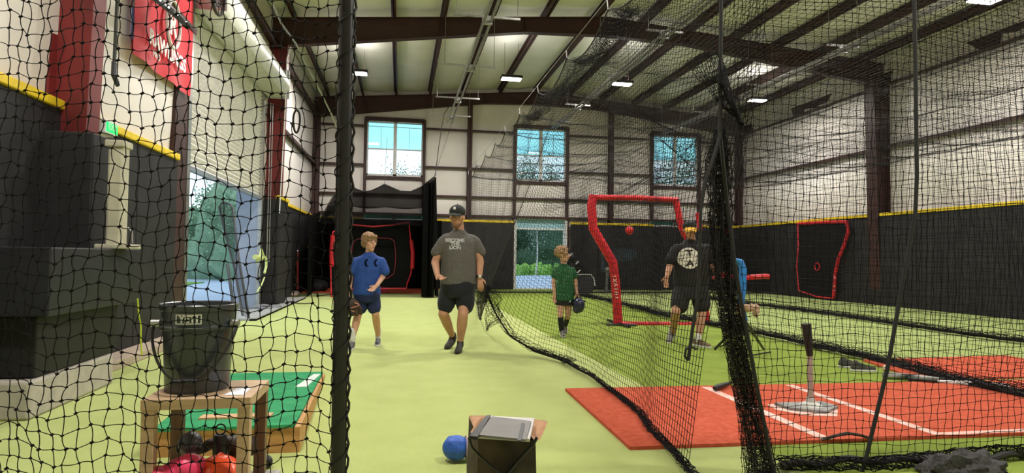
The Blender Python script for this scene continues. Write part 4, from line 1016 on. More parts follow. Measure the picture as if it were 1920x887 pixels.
blob('body', pr, SK, man2, .0075, 4); eyes(HL, man2, 1.02)
BKS = mat('black cotton', (.012, .011, .011), .85, c2=(.018, .016, .016))
sh = blob('shirt', [('s', [(A(1295, 535, .02), .245, .175), (A(1295, 510, .02), .24, .18), (A(1296, 488, .02), .235, .175), (A(1297, 472, .02), .23, .15), (A(1297, 463, .02), .21, .13), (A(1297, 457, .02), .15, .1), (A(1296, 452, .0), .09, .085), (A(1296, 449, -.01), .07, .07)]),
    ('c', A(1270, 468, .02), .08, A(1259, 488, .02), .082), ('c', A(1324, 468, .02), .08, A(1333, 488, .02), .082)], BKS, man2, .01, 5, .016, 7, .5)
c = at(1295, 484, Y0-.17); mb = MB(); mb.prism([(c.x+.138*math.cos(a), c.y, c.z+.145*math.sin(a)) for a in [k*2*PI/48 for k in range(48)]], (0, .002, 0))
bmesh.ops.triangulate(mb.bm, faces=mb.bm.faces); bmesh.ops.subdivide_edges(mb.bm, edges=[e for e in mb.bm.edges if e.calc_length() > .05], cuts=4); bmesh.ops.triangulate(mb.bm, faces=mb.bm.faces)
project(mb.bm, sh, .003); mb.build('round_print', mat('off white print', (.72, .68, .6), .8), sh)
DK = mat('dark print', (.06, .05, .045), .8)
for ch, dx, dz, sz in (('T', 0, .062, .125), ('A', 0, -.075, .12)):
    text('lettering', ch, sz, Matrix.Translation(c+Vector((dx, 0, dz))) @ Matrix.Rotation(PI/2, 4, 'X'), DK, sh, off=.004, target=sh, sx=1.2)
mb = MB()
for s_ in (-1, 1):
    for k in range(4):
        for zz, ph in ((.03, .015), (-.03, -.015)):
            x = c.x+s_*(.035+.028*k); z = c.z+zz+ph*math.cos(k*.9)+.006*k*(1 if zz > 0 else -1)*.5; mb.prism([(x-.005, c.y, z-.012), (x+.005, c.y, z-.008), (x+.005, c.y, z+.012), (x-.005, c.y, z+.008)], (0, .002, 0))
project(mb.bm, sh, .0055); mb.build('stitch_print', DK, sh)
blob('shorts', [('s', [(A(1295, 560, .02), .22, .16), (A(1295, 545, .02), .24, .17), (A(1295, 530, .02), .23, .165)]), ('c', A(1276, 552, .02), .12, A(1274, 572, 0), .12), ('c', A(1314, 552, .02), .12, A(1316, 572, 0), .12)], mat('charcoal shorts', (.02, .02, .022), .8), man2, .01, 3, .012, 8)
GT = mat('grey trainers', (.22, .2, .18), .7, c2=(.1, .09, .08), scale=30)
shoe('shoe', Vector((a1.x, 8.6, .09)), Vector((at(1256, 642, 8.3).x, 8.33, .0)), GT, man2, 1.0); shoe('shoe', Vector((a2.x-.02, 8.05, 0)), Vector((a2.x+.06, 7.82, 0)), mat('tan trainers', (.2, .14, .09), .7), man2, 1.0)
for a_ in (a1, a2): blob('sock', [('c', a_+Vector((0, 0, .03)), .045, a_-Vector((0, 0, .04)), .043)], SOCKW, man2, .008, 2)
cap('cap', HL, HM, 1.06, CAPM, mat('yellow brim', (.85, .5, .02), .6, c2=(.75, .4, .02)), man2, tilt=.9)

# ------------------------------------------------------------------ blue and red training machine behind the gathered net
my = 6.5
t = thing('pitching_machine', 'blue and red throwing machine on black tripod legs, right of the gathered net', 'pitching machine', (3.95, my, 0))
BLP = mat('bright blue plastic', (.02, .22, .6), .4, c2=(.02, .14, .42), scale=10)
bp_ = [at(*p, my) for p in [(1379, 487), (1388, 491), (1393, 505), (1392, 540), (1389, 570), (1394, 590), (1397, 602)]]
MB().tube(bp_, [.02, .04, .045, .045, .04, .035, .03], 10, ry=.035, up=(0, 1, 0)).build('body', BLP, t, True)
MB().tube([at(1396, 600, my), at(1404, 650, my), at(1417, 700, my)], .02, 8).tube([at(1396, 600, my), at(1432, 655, my+.9)], .016, 8).tube([at(1394, 600, my), at(1340, 655, my+.4)], .016, 8).build('leg', BLK, t, True)
MB().tube([at(1398, 521, my), at(1408, 520, my), at(1420, 519, my), at(1436, 518, my), at(1442, 519, my)], [.012, .03, .042, .04, .02], 10, ry=.03).build('red_arm', REDP, t, True)
MB().tube([at(1336, 522, my), at(1350, 517, my), at(1362, 516, my), at(1376, 520, my)], [.015, .035, .035, .02], 10).build('red_arm', REDP, t, True)
t = thing('rag', 'beige tufted rag draped on the black tripod legs', 'cloth', at(1403, 580, my))
q = [('e', at(1385, 580, my), (.04, .03, .06)), ('e', at(1405, 577, my-.05), (.07, .04, .04)), ('e', at(1417, 582, my), (.04, .03, .07)), ('e', at(1388, 600, my), (.025, .03, .06))]
blob('cloth', q, mat('beige fleece', (.5, .36, .24), .9, c2=(.38, .26, .17), scale=40), t, .008, 1, .03, 25)
t = thing('ball_stand', 'low black wire tripod on the turf behind the gathered net', 'stand', fl(1370, 655))
c0 = fl(1440, 650); MB().tube([fl(1350, 650, .02), fl(1375, 640, .18), fl(1392, 652, .02)], .012, 6).tube([fl(1400, 668, .02), fl(1445, 660, .03)], .01, 6).build('frame', BLK, t)

# floating red foam discs hung on the net
for (px_, py_, Y_, lab, r_) in ((1180, 432, 10.2, 'red ball hung on a cord inside the bent red screen', .072), (1363, 433, 9.0, 'small red ball beside the dark gathered net', .045)):
    c = at(px_, py_, Y_); t = thing('hanging_ball', lab, 'ball', c, 'red hanging balls')
    MB().ball(c, r_, 16).build('ball', REDP, t, True); MB().tube([c+Vector((0, 0, r_)), Vector((c.x, c.y, CZ-.1))], .003, 4).build('cord', ROPE, t)
    MB().tube([c+Vector((r_*math.cos(a), 0, r_*math.sin(a)))*1.0 for a in [k*2*PI/16 for k in range(17)]], .006, 5).build('seam', mat('dark red seam', (.3, .01, .02), .5), t)
t = thing('hanging_pad', 'upright red pad hanging behind the yellow-brimmed cap', 'pad', at(1311, 418, 9.2))
MB().tube([at(1308, 399, 9.2), at(1311, 415, 9.2), at(1313, 432, 9.2)], [.04, .06, .045], 10, ry=.04).build('pad', REDP, t, True); MB().tube([at(1308, 399, 9.2), Vector((at(1308, 399, 9.2).x, 9.2, CZ-.1))], .003, 4).build('cord', ROPE, t)

# ------------------------------------------------------------------ bats, balls and shoes on the turf
def bat(label, a, b, m, grip, z=.035, r=.032):
    a = Vector((*a, z)); b = Vector((*b, z)); d = b-a
    t = thing('baseball_bat', label, 'bat', a.lerp(b, .5), 'bats lying on the turf')
    MB().tube([a+d*k for k in (0, .03, .1, .35, .6, .7)], [r*.6, r*.95, r, r*.95, r*.55, r*.45], 12).build('barrel', m, t, True)
    MB().tube([a+d*k for k in (.7, .97)], r*.42, 10).build('grip', grip, t, True); MB().tube([a+d*.97, b], r*.8, 12).build('knob', grip, t, True)
bat('black bat with red grip lying on the far edge of the red mat', (2.74, 5.12), (3.2, 5.47), BLK, REDP, .055, .025)
bat('black bat with white grip lying nearest the right edge', (5.62, 4.95), (4.95, 5.4), WHP, BLK, .035)
bat('black and white bat lying under the divider net hem', (4.85, 5.62), (5.5, 5.25), mat('black bat paint', (.02, .02, .02), .25, c2=(.6, .6, .6), scale=5, detail=1), BLK, .035)
c = fl(1661, 697); t = thing('baseball', 'cream baseball on the turf beside the bats', 'ball', (c.x, c.y, 0)); MB().ball((c.x, c.y, .037), .037, 16).build('ball', mat('cream leather', (.7, .6, .42), .6), t, True)
MB().tube([(c.x+.037*math.cos(a), c.y-.012*math.sin(2*a), .037+.037*math.sin(a)) for a in [k*2*PI/20 for k in range(21)]], .002, 4).build('stitching', REDP, t)
for k, (px_, py_, lab) in enumerate(((1598, 690, 'black shoe with white toe lying on the divider hem, left of the pair'), (1622, 697, 'black shoe with white toe lying on the divider hem, right of the pair'))):
    c = fl(px_, py_); t = thing('shoe', lab, 'shoe', (c.x, c.y, 0), 'shoes by the divider net'); shoe('upper', Vector((c.x-.1, c.y+.05, 0)), Vector((c.x+.1, c.y, 0)), BS, t, .9)

# ------------------------------------------------------------------ wooden side table with the bucket
TZ = .57
tb = thing('side_table', 'pale wooden side table carrying the dark bucket', 'table', (-.85, 3.1, .12))
fl_ = fl(262, 748, TZ-.045); c1 = fl(262, 742, TZ); c2 = fl(458, 748, TZ); c3 = fl(502, 712, TZ)
x0, x1, y0, y1 = c1.x, c2.x+.0, (c1.y+c2.y)/2-.03, c3.y+.0
x0 = at(263, 748, y0).x; x1 = at(470, 748, y0).x
MB().box((x0, y0, TZ-.045), (x1, y1, TZ), .003).build('table_top', WOOD, tb)
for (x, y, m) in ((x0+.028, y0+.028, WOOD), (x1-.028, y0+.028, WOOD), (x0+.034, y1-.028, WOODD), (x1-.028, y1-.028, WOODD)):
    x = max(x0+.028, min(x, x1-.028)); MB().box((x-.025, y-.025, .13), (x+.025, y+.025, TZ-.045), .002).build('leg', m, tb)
pf = thing('platform', 'low grey platform under the wooden side table', 'platform', (-.85, 3.1, 0))
MB().box((x0-.02, y0-.25, 0), (x1+.06, y1+.02, .13), .006).build('deck', mat('pale grey board', (.42, .4, .38), .6), pf)
bc = fl(371, 722, TZ); bc = Vector((at(371, 700, (y0+y1)/2+.02).x, (y0+y1)/2+.02, TZ))
bk = thing('bucket', 'charcoal plastic bucket with white lettered badge, standing on the side table', 'bucket', bc)
BK = mat('charcoal bucket plastic', (.035, .042, .05), .32, c2=(.03, .036, .043), spec=.6)
H_ = .385
MB().lathe(bc, [(.128, 0), (.132, .006), (.144, H_*.64), (.146, H_*.70), (.158, H_*.715), (.160, H_*.745), (.151, H_*.765), (.155, H_*.92), (.162, H_*.93), (.164, H_*.99), (.160, H_), (.152, H_*.99), (.142, H_*.7), (.12, .012)], 56).build('body', BK, bk, True)
mb = MB(); pts = []
for k in range(25):
    a = PI*k/24; pts.append(bc+Vector((.172*math.cos(a), -.05-.12*math.sin(a), H_*.74-.225*math.sin(a)**1.3)))
mb.tube(pts, .006, 8, ry=.014).build('handle', mat('black webbing handle', (.02, .019, .02), .6), bk, True)
for s_ in (-1, 1): MB().tube([bc+Vector((s_*.148, -.05, H_*.78)), bc+Vector((s_*.182, -.055, H_*.78))], .016, 12).build('handle_pivot', GAL, bk, True)
MB().tube([bc+Vector((.05*math.cos(a)-.0, -.172, H_*.74-.222)) for a in (PI, 0)], .012, 10).build('handle_grip', BLK, bk, True)
# badge follows the curve of the wall
def bend(bm, rad, cz, ang):
    for v in bm.verts:
        th = ang+v.co.x/rad; rr = rad+(-v.co.y)
        v.co = Vector((bc.x+rr*math.sin(th), bc.y-rr*math.cos(th), cz+v.co.z))
ang0 = .0
fm = bmesh.new(); mb = MB()
wd_, hg = .052, .021
for a, b in (((-wd_, -hg), (wd_, -hg+.004)), ((-wd_, hg-.004), (wd_, hg)), ((-wd_, -hg), (-wd_+.004, hg)), ((wd_-.004, -hg), (wd_, hg))):
    nseg = 10 if b[0]-a[0] > .05 else 1
    for k in range(nseg): mb.box((a[0]+(b[0]-a[0])*k/nseg, -.004, a[1]), (a[0]+(b[0]-a[0])*(k+1)/nseg, 0, b[1]))
bend(mb.bm, .1535, bc.z+H_*.845, ang0); mb.build('badge_frame', WHP, bk)
tbm = text_bm('YETI', .042, .0015, .0016); bmesh.ops.scale(tbm, vec=(.95, 1, 1), verts=tbm.verts); tbm.transform(Matrix.Rotation(PI/2, 4, 'X')); bend(tbm, .155, bc.z+H_*.845, ang0)
mb = MB(); mb.bm.free(); mb.bm = tbm; mb.build('lettering', WHP, bk)
pa = thing('paper_sheet', 'small white paper on the table beside the bucket', 'paper', (x1-.05, y0+.1, TZ))
MB().prism([(x1-.12, y0+.05, TZ+.001), (x1-.04, y0+.045, TZ+.001), (x1-.04, y0+.19, TZ+.001), (x1-.10, y0+.19, TZ+.001)], (0, 0, .0012)).build('sheet', mat('pale paper', (.75, .76, .85), .8), pa)
# helmets and bottle on the platform
def helmet(label, c, r, m, pad, rot=0., name='batting_helmet'):
    t = thing(name, label, 'helmet', c, 'helmets under the side table')
    c = Vector(c); q = [('e', c, (r, r*1.15, r*.95)), ('e', c+Vector((r*.55, -r*.2, -r*.35)), (r*.38, r*.5, r*.5)), ('e', c+Vector((-r*.55, -r*.2, -r*.35)), (r*.38, r*.5, r*.5))]
    o = blob('shell', q, m, t, .008, 3)
    MB().prism([c+Vector((-r*.7, -r*.95, r*.05)), c+Vector((r*.7, -r*.95, r*.05)), c+Vector((r*.45, -r*1.55, -r*.08)), c+Vector((-r*.45, -r*1.55, -r*.08))], (0, 0, .012)).build('brim', m, t)
    MB().tube([c+Vector((0, 1.12*r*math.cos(a)-.0, .97*r*math.sin(a))) for a in [PI*k/16 for k in range(17)]], .006, 6).build('ridge', m, t, True)
    for s_ in (-1, 1): MB().ball(c+Vector((s_*r*.86, -r*.25, -r*.4)), (.012, .022, .022), 10).build('ear_hole', pad, t, True)
    return t
PINK = mat('hot pink shell', (.85, .05, .16), .35); ORG = mat('orange red shell', (.95, .1, .03), .2, spec=.7)
helmet('orange-red glossy batting helmet under the right side of the table', at(408, 897, y0+.12), .105, ORG, BLK)
helmet('dark grey batting helmet behind the pink cloth under the table', at(357, 830, y0+.22), .052, mat('dark grey shell', (.06, .06, .075), .35), BLK)
pk = thing('cap_pile', 'crumpled hot pink cloth cap under the left side of the table', 'cap', at(350, 885, y0+.06))
cc = at(345, 893, y0+.08); blob('cloth', [('e', cc, (.10, .1, .075)), ('e', cc+Vector((.03, -.03, .05)), (.05, .06, .05)), ('e', cc+Vector((-.09, -.04, -.01)), (.08, .06, .055)), ('e', cc+Vector((.08, -.07, -.01)), (.03, .03, .03))], PINK, pk, .008, 2, .03, 14)
bt = thing('water_bottle', 'slim black water bottle with a ring cap under the table', 'bottle', at(411, 870, y0+.3))
b0 = at(411, 900, y0+.3); b0.z = .13; zt_ = at(411, 815, y0+.3).z
MB().lathe(b0, [(.03, 0), (.032, .01), (.032, zt_-.13-.03), (.026, zt_-.13)], 24).build('flask', BLK, bt, True)
MB().tube([b0+Vector((.022*math.cos(a), 0, zt_-.13+.024+.024*math.sin(a))) for a in [k*2*PI/20 for k in range(21)]], .004, 6).build('carry_ring', BLK, bt, True)
bg_ = thing('fielding_mitt', 'dark mitt lying behind the bottle under the table', 'glove', at(420, 828, y0+.36))
mc = at(425, 830, y0+.34); blob('leather', [('e', mc, (.1, .05, .028)), ('c', mc+Vector((-.06, 0, 0)), .02, mc+Vector((-.12, -.02, -.03)), .015), ('e', mc+Vector((.08, 0, -.02)), (.06, .05, .05)), ('c', mc+Vector((.05, 0, -.03)), .035, mc+Vector((.05, 0, -.14)), .04)], LEA, bg_, .008, 2, .015, 20)
c = fl(499, 878); t = thing('rubber_ball', 'small black rubber ball on the turf right of the table', 'ball', (c.x, c.y, 0)); MB().ball((c.x, c.y, .034), .034, 18).build('ball', BLK, t, True)
MB().tube([(c.x+.033*math.cos(a), c.y+.033*math.sin(a)*.3, .034+.034*math.sin(a)) for a in [k*2*PI/20 for k in range(21)]], .002, 4).build('seam', GREY, t)

# ------------------------------------------------------------------ portable pitching mound
t = thing('pitching_mound', 'portable wedge pitching mound with emerald turf top and plywood sides', 'pitching mound', (-1.0, 5, 0))
MF = [(-1.52, 3.93, 0), (-.57, 3.93, 0), (-.68, 6.3, 0), (-1.75, 6.3, 0)]
zf, zb = .15, .035
MB().prism([(-1.37, 3.93, .0), (-.57, 3.93, .0), (-.57, 3.93, zf), (-1.37, 3.93, zf)], (0, .03, 0)).build('front_board', PLY, t)
MB().prism([(-.57, 3.96, 0), (-.69, 6.3, 0), (-.69, 6.3, zb), (-.57, 3.96, zf)], (-.03, 0, 0)).build('side_board', PLY, t)
MB().prism([(-1.37, 3.96, 0), (-1.6, 6.3, 0), (-1.6, 6.3, zb), (-1.37, 3.96, zf)], (.03, 0, 0)).build('side_board', PLY, t)
MB().prism([(-1.38, 3.92, zf), (-.6, 3.92, zf), (-.71, 6.3, zb), (-1.61, 6.3, zb)], (0, 0, .018)).build('turf_top', GREENT, t)
def onm(x, y): return zf+(zb-zf)*(y-3.93)/2.37+.018
MB().prism([(-1.2, 4.14, onm(0, 4.14)), (-.78, 4.14, onm(0, 4.14)), (-.78, 4.25, onm(0, 4.25)), (-1.2, 4.25, onm(0, 4.25))], (0, 0, .012)).build('pitching_rubber', mat('peach rubber', (.62, .38, .2), .6), t)
MB().prism([(-.82, 5.35, onm(0, 5.35)), (-.73, 5.35, onm(0, 5.35)), (-.71, 6.1, onm(0, 6.1)), (-.77, 6.1, onm(0, 6.1))], (0, 0, .006)).build('worn_streak', mat('worn white patch', (.7, .78, .75), .8), t)
MB().prism([(-1.24, 4.95, onm(0, 4.95)), (-1.19, 4.95, onm(0, 4.95)), (-1.15, 5.3, onm(0, 5.3)), (-1.19, 5.3, onm(0, 5.3))], (0, 0, .006)).build('worn_streak', MATS['worn white patch'], t)

# ------------------------------------------------------------------ camouflage bag with tablet, blue helmet
CAM = mat('camouflage canvas', (.018, .013, .008), .8, c2=(.07, .045, .025), scale=9, detail=1, bump=.2, bscale=300)  # near-black browns put the shade of the bag's front into the colour
CAM2 = mat('tan camouflage flap', (.42, .22, .12), .8, c2=(.3, .17, .09), scale=16, detail=1)
b = thing('tote_bag', 'camouflage canvas tote bag standing open on the turf', 'bag', (.42, 2.6, 0))
yb0, yb1 = 2.5, 2.85
FLt, FRt, FLb, FRb = at(897, 822, yb0), at(1004, 826, yb0), at(893, 950, yb0), at(1010, 950, yb0)
FLb.z = FRb.z = 0.005
BLt, BRt = Vector((FLt.x+.0, yb1, FLt.z)), Vector((FRt.x, yb1, FRt.z)); BLb, BRb = Vector((FLb.x, yb1, .005)), Vector((FRb.x, yb1, .005))
mb = MB()
def panel(a, b_, c_, d_, n_=10, bow=Vector((0, 0, 0))):
    g = [[mb.bm.verts.new((a.lerp(b_, i/n_)).lerp(d_.lerp(c_, i/n_), j/n_)+bow*math.sin(PI*i/n_)*math.sin(PI*j/n_)+Vector((.004, .008, 0))*sn(i, j, .6)) for j in range(n_+1)] for i in range(n_+1)]
    for i in range(n_):
        for j in range(n_): mb.bm.faces.new((g[i][j], g[i+1][j], g[i+1][j+1], g[i][j+1]))
panel(FLb, FRb, FRt, FLt, bow=Vector((0, -.02, 0))); panel(FRb, BRb, BRt, FRt, bow=Vector((.02, 0, 0))); panel(BRb, BLb, BLt, BRt); panel(BLb, FLb, FLt, BLt, bow=Vector((-.02, 0, 0))); panel(FLb, BLb, BRb, FRb)
mb.build('bag_body', CAM, b, True)
mb = MB().prism([FLt, BLt, at(912, 781, yb1), at(898, 786, yb1-.12), at(880, 813, yb0)], (.008, 0, .004)); mb.build('left_flap', CAM2, b)
mb = MB().prism([FRt, BRt, at(1012, 800, yb1), at(1027, 790, yb1-.1), at(1024, 800, yb1-.2), at(1012, 826, yb0+.02)], (-.008, 0, .004)); mb.build('right_flap', CAM2, b)
MB().tube([at(*p, yb0-.03) for p in [(884, 812), (880, 822), (884, 838), (896, 852), (915, 870), (940, 890), (955, 905)]], .011, 8, ry=.006).build('strap', BLK, b, True)
MB().tube([at(*p, yb0-.03) for p in [(1007, 820), (1001, 832), (988, 845), (968, 868), (950, 890), (940, 905)]], .011, 8, ry=.006).build('strap', BLK, b, True)
tz = FLt.z+.012
tc_ = thing('tablet_case', 'grey folio tablet case lying on top of the open camouflage bag', 'tablet', (.43, 2.65, tz))
q4 = [fl(893, 822, tz), fl(993, 829, tz), fl(1002, 789, tz), fl(918, 785, tz)]
MB().prism(q4, (0, 0, .012)).build('tablet', mat('silver tablet edge', (.5, .48, .47), .35), tc_)
q5 = [fl(880, 823, tz+.012), fl(895, 825, tz+.012), fl(920, 783, tz+.012), fl(912, 784, tz+.012)]
MB().prism(q5, (0, 0, .012)).build('case_spine', BLK, tc_)
q6 = [fl(897, 819, tz+.013), fl(986, 828, tz+.013), fl(996, 793, tz+.013), fl(922, 784, tz+.013)]
MB().prism(q6, (0, 0, .008)).build('case_cover', mat('grey case leather', (.16, .15, .15), .5), tc_)
q7 = [fl(970, 827, tz+.022), fl(977, 828, tz+.022), fl(984, 795, tz+.022), fl(978, 794, tz+.022)]
MB().prism(q7, (0, 0, .003)).build('elastic_band', BLK, tc_)
c = fl(858, 864); c = Vector((c.x+.01, c.y+.0, .075))
bh = thing('batting_helmet', 'blue batting helmet with grey end on the turf left of the bag', 'helmet', (c.x, c.y, 0))
blob('shell', [('e', c+Vector((-.02, 0, 0)), (.082, .078, .07)), ('b', c+Vector((-.075, -.06, -.055)), c+Vector((.03, .06, .06)), .02)], mat('blue scuffed shell', (.03, .12, .52), .5, c2=(.02, .08, .38), scale=30, bump=.4, bscale=80), bh, .007, 6)
blob('liner', [('e', c+Vector((.06, 0, -.005)), (.05, .072, .06))], mat('grey liner', (.22, .21, .22), .7), bh, .007, 3)
MB().tube([c+Vector((.038, .072*math.cos(a), .064*math.sin(a))) for a in [k*2*PI/24 for k in range(25)]], .004, 5).build('rim_seam', mat('rose rim', (.45, .3, .35), .6), bh)

# ------------------------------------------------------------------ left-hand side things
RB = mat('red banner vinyl', (.62, .02, .035), .55, c2=(.5, .018, .03), scale=3)
BX = XL+.12
t = thing('banner', 'red banner with a white oval emblem hung on the left wall', 'banner', (BX, 8.7, 3.4))
ya, yb_, za, zb_ = 7.55, 9.46, 3.4, 5.0
mb = MB(); g = []
for i in range(21):
    r_ = []
    for j in range(17):
        y = ya+(yb_-ya)*i/20; z = za+(zb_-za)*j/16; r_.append(mb.bm.verts.new((BX+.02*math.sin(y*7+z)+.012*sn(y, z, 3), y, z)))
    g.append(r_)
for i in range(20):
    for j in range(16): mb.bm.faces.new((g[i][j], g[i+1][j], g[i+1][j+1], g[i][j+1]))
ban = mb.build('cloth', RB, t, True)
MT = Matrix(((0, 0, 1, 0), (1, 0, 0, 0), (0, 1, 0, 0), (0, 0, 0, 1)))
def onb(y, z, dx=.045): return Matrix.Translation((BX+dx, y, z)) @ MT
text('lettering', 'RAWLINGS', .25, onb(8.5, 3.72), WHP, t, off=.008); text('lettering', 'PRO', .12, onb(8.1, 3.55), WHP, t); text('lettering', 'R', .42, onb(8.62, 4.12), WHP, t, off=.015)
MB().tube([(BX+.045, 8.62+.23*math.cos(a), 4.13+.3*math.sin(a)) for a in [k*2*PI/40 for k in range(41)]], .022, 6).build('oval', WHP, t, True)
t = thing('exit_sign', 'small green lit exit sign on the left wall', 'sign', (XL+.15, 7.2, 2.62))
c = onX(214, 241, XL+.27); MB().box((XL+.0, c.y-.14, c.z-.07), (XL+.25, c.y+.14, c.z+.07), .01).build('housing', WHP, t)
MB().box((XL+.25, c.y-.12, c.z-.045), (XL+.255, c.y+.12, c.z+.045)).build('lit_face', mat('green exit glow', (.0, .9, .12), .5, emit=1.6, c2=(0, .9, .12)), t)
text('lettering', 'EXIT', .09, Matrix.Translation((XL+.258, c.y, c.z)) @ MT, WHP, t)
t = thing('wall_sign', 'narrow white sign with red print on the left wall', 'sign', (XL+.1, 6.9, 1.8))
MB().box((XL+.09, 6.8, 1.79), (XL+.1, 7.0, 2.32)).build('board', WHP, t); text('lettering', 'M', .17, Matrix.Translation((XL+.104, 6.9, 1.88)) @ MT, REDP, t)
MB().box((XL+.1, 6.84, 2.15), (XL+.103, 6.96, 2.27)).build('red_panel', REDP, t)
st = thing('hanging_strap', 'dark strap with a weighted end hanging at top left', 'strap', onX(212, 150, -2.85))
MB().tube([onX(*p, -2.85) for p in [(222, -40), (217, 60), (214, 122)]], .035, 6, ry=.012).build('webbing', mat('dark olive webbing', (.04, .042, .035), .8), st)
MB().tube([onX(*p, -2.85) for p in [(215, 118), (214, 140), (221, 160)]], [.055, .06, .03], 8, ry=.02).build('weighted_end', BLK, st)
for (y0_, z0_, lab, c_) in ((7.55, 3.62, 'small blue sticker on the insulation left of the banner', (.3, .42, .8)),):
    t = thing('sticker', lab, 'sticker', (XL+.08, y0_, z0_)); MB().box((XL+.075, 7.58, 3.58), (XL+.08, 7.68, 3.95)).build('sheet', mat('blue sticker', c_, .5), t); MB().box((XL+.08, 7.6, 3.45), (XL+.085, 7.66, 3.58)).build('tab', REDP, t)
# light bar beam above the banner
t = thing('cable_tray', 'dark slanted cable tray with small lights above the banner', 'cable tray', (-2.6, 8, 4.8))
MB().tube([at(285, -10, 6.6), at(320, 18, 7.3), at(352, 48, 8.1)], .04, 4, ry=.05).build('tray', BLK, t)
for k in range(4): c = at(300+16*k, 4+13*k, 6.7+.4*k); MB().ball(c+Vector((.02, -.05, 0)), .01, 8).build('bulb', DIFF, t)
# wall fan top left
t = thing('wall_fan', 'round dark wall fan at the very top left by the roll-up door', 'fan', onX(405, 2, -2.4))
fc = onX(408, -18, -2.35)
for r_ in (.3, .2, .1): MB().tube([fc+Vector((0, r_*math.cos(a), r_*math.sin(a))) for a in [k*2*PI/32 for k in range(33)]], .008 if r_ < .3 else .02, 6).build('guard_ring', BLK, t)
for k in range(12): MB().tube([fc+Vector((.02, 0, 0)), fc+Vector((.02, .3*math.cos(k*PI/6), .3*math.sin(k*PI/6)))], .005, 4).build('guard_wire', BLK, t)
for k in range(4): MB().ball(fc+Vector((-.04, .13*math.cos(k*PI/2+.3), .13*math.sin(k*PI/2+.3))), (.012, .1, .09), 10).build('blade', GREY, t, True)
MB().ball(fc, (.06, .06, .06), 12).build('motor', BLK, t, True); MB().tube([fc, fc+Vector((-.72, 0, 0))], .03, 8).build('bracket', BLK, t)
# black bench-like box with the beige post machine
t = thing('equipment_cabinet', 'dark equipment cabinet at the left edge with open lower bay', 'cabinet', (-2.8, 6.1, 0))
cx1 = -2.42
MB().box((XL+.1, 4.9, .72), (cx1, 6.45, 1.21), .01).build('upper_case', mat('dark slate case', (.018, .018, .024), .5), t)
MB().box((XL+.1, 5.0, .28), (cx1-.12, 6.3, .71), .01).build('lower_bay', mat('black lower bay', (.012, .012, .013), .6), t)
MB().box((XL+.1, 4.9, .0), (cx1-.1, 6.2, .27), .02).build('plinth', mat('beige plinth', (.5, .46, .4), .6), t)
t = thing('post_speaker', 'tall beige metal post standing on the dark cabinet', 'post', (-2.6, 5.9, 1.21))
pc = at(219, 468, 6.0)
MB().box((pc.x-.08, 5.95, 1.215), (pc.x+.045, 6.1, 2.13), .02).build('post', BEIGE, t)
MB().box((pc.x-.14, 5.9, 1.21), (pc.x+.14, 6.15, 1.25), .008).build('foot', BEIGE, t); MB().box((pc.x-.1, 5.93, 2.1), (pc.x+.06, 6.12, 2.16), .01).build('head_cap', BEIGE, t)
MB().tube([(pc.x+.09, 5.98, 1.4), (pc.x+.13, 5.97, 1.36), (pc.x+.14, 5.96, 1.26)], .006, 6).build('cable', GAL, t)
t = thing('yellow_cord', 'thin yellow cord hanging beside the dark cabinet', 'cord', onX(262, 600, -2.42))
MB().tube([onX(*p, -2.38) for p in [(258, 560), (260, 590), (264, 610), (264, 640), (266, 665)]], .007, 6).build('cord', mat('neon yellow cord', (.65, .75, .05), .6), t)
t = thing('safety_strap', 'pale yellow-green strap hanging on the padding past the roll-up door', 'strap', (-2.75, 14.9, 1.2))
MB().tube([onX(*p, -2.68) for p in [(481, 492), (487, 480), (490, 468), (494, 480), (499, 485), (499, 500), (496, 512)]], .025, 6).tube([onX(*p, -2.68) for p in [(496, 520), (490, 535), (482, 547)]], .014, 6).tube([onX(*p, -2.68) for p in [(478, 482), (490, 484)]], .05, 8).build('webbing', mat('pale lime webbing', (.6, .68, .3), .6), t)
# leaning frames in the doorway
def lean(label, pts, Ys, r=.022, name='ladder_frame'):
    P = [at(*p, y) for p, y in zip(pts, Ys)]; c = P[-1]
    t = thing(name, label, 'frame', (c.x, c.y, 0), 'frames leaning at the roll-up door')
    MB().tube(P, r, 8).build('rail', mat('dark grey tube', (.06, .065, .075), .5), t, True)
    return t, P
t, P = lean('tall dark frame leaning in the roll-up doorway', [(467, 598), (447, 480), (437, 392), (432, 383), (417, 379), (411, 388), (418, 420), (440, 505), (455, 592)], [11.8, 11.9, 12.3, 12.3, 12.3, 12.3, 12.3, 12, 11.7])
mb = MB(); vs = [mb.bm.verts.new(p) for p in P]; mb.bm.faces.new(vs); mb.build('mesh_panel', sheer('thin black mesh', (.02, .02, .02), .45), t)
lean('short dark rod leaning low in the roll-up doorway', [(438, 575), (430, 520), (426, 495)], [12.4, 12.5, 12.6], .03, 'leaning_rod')
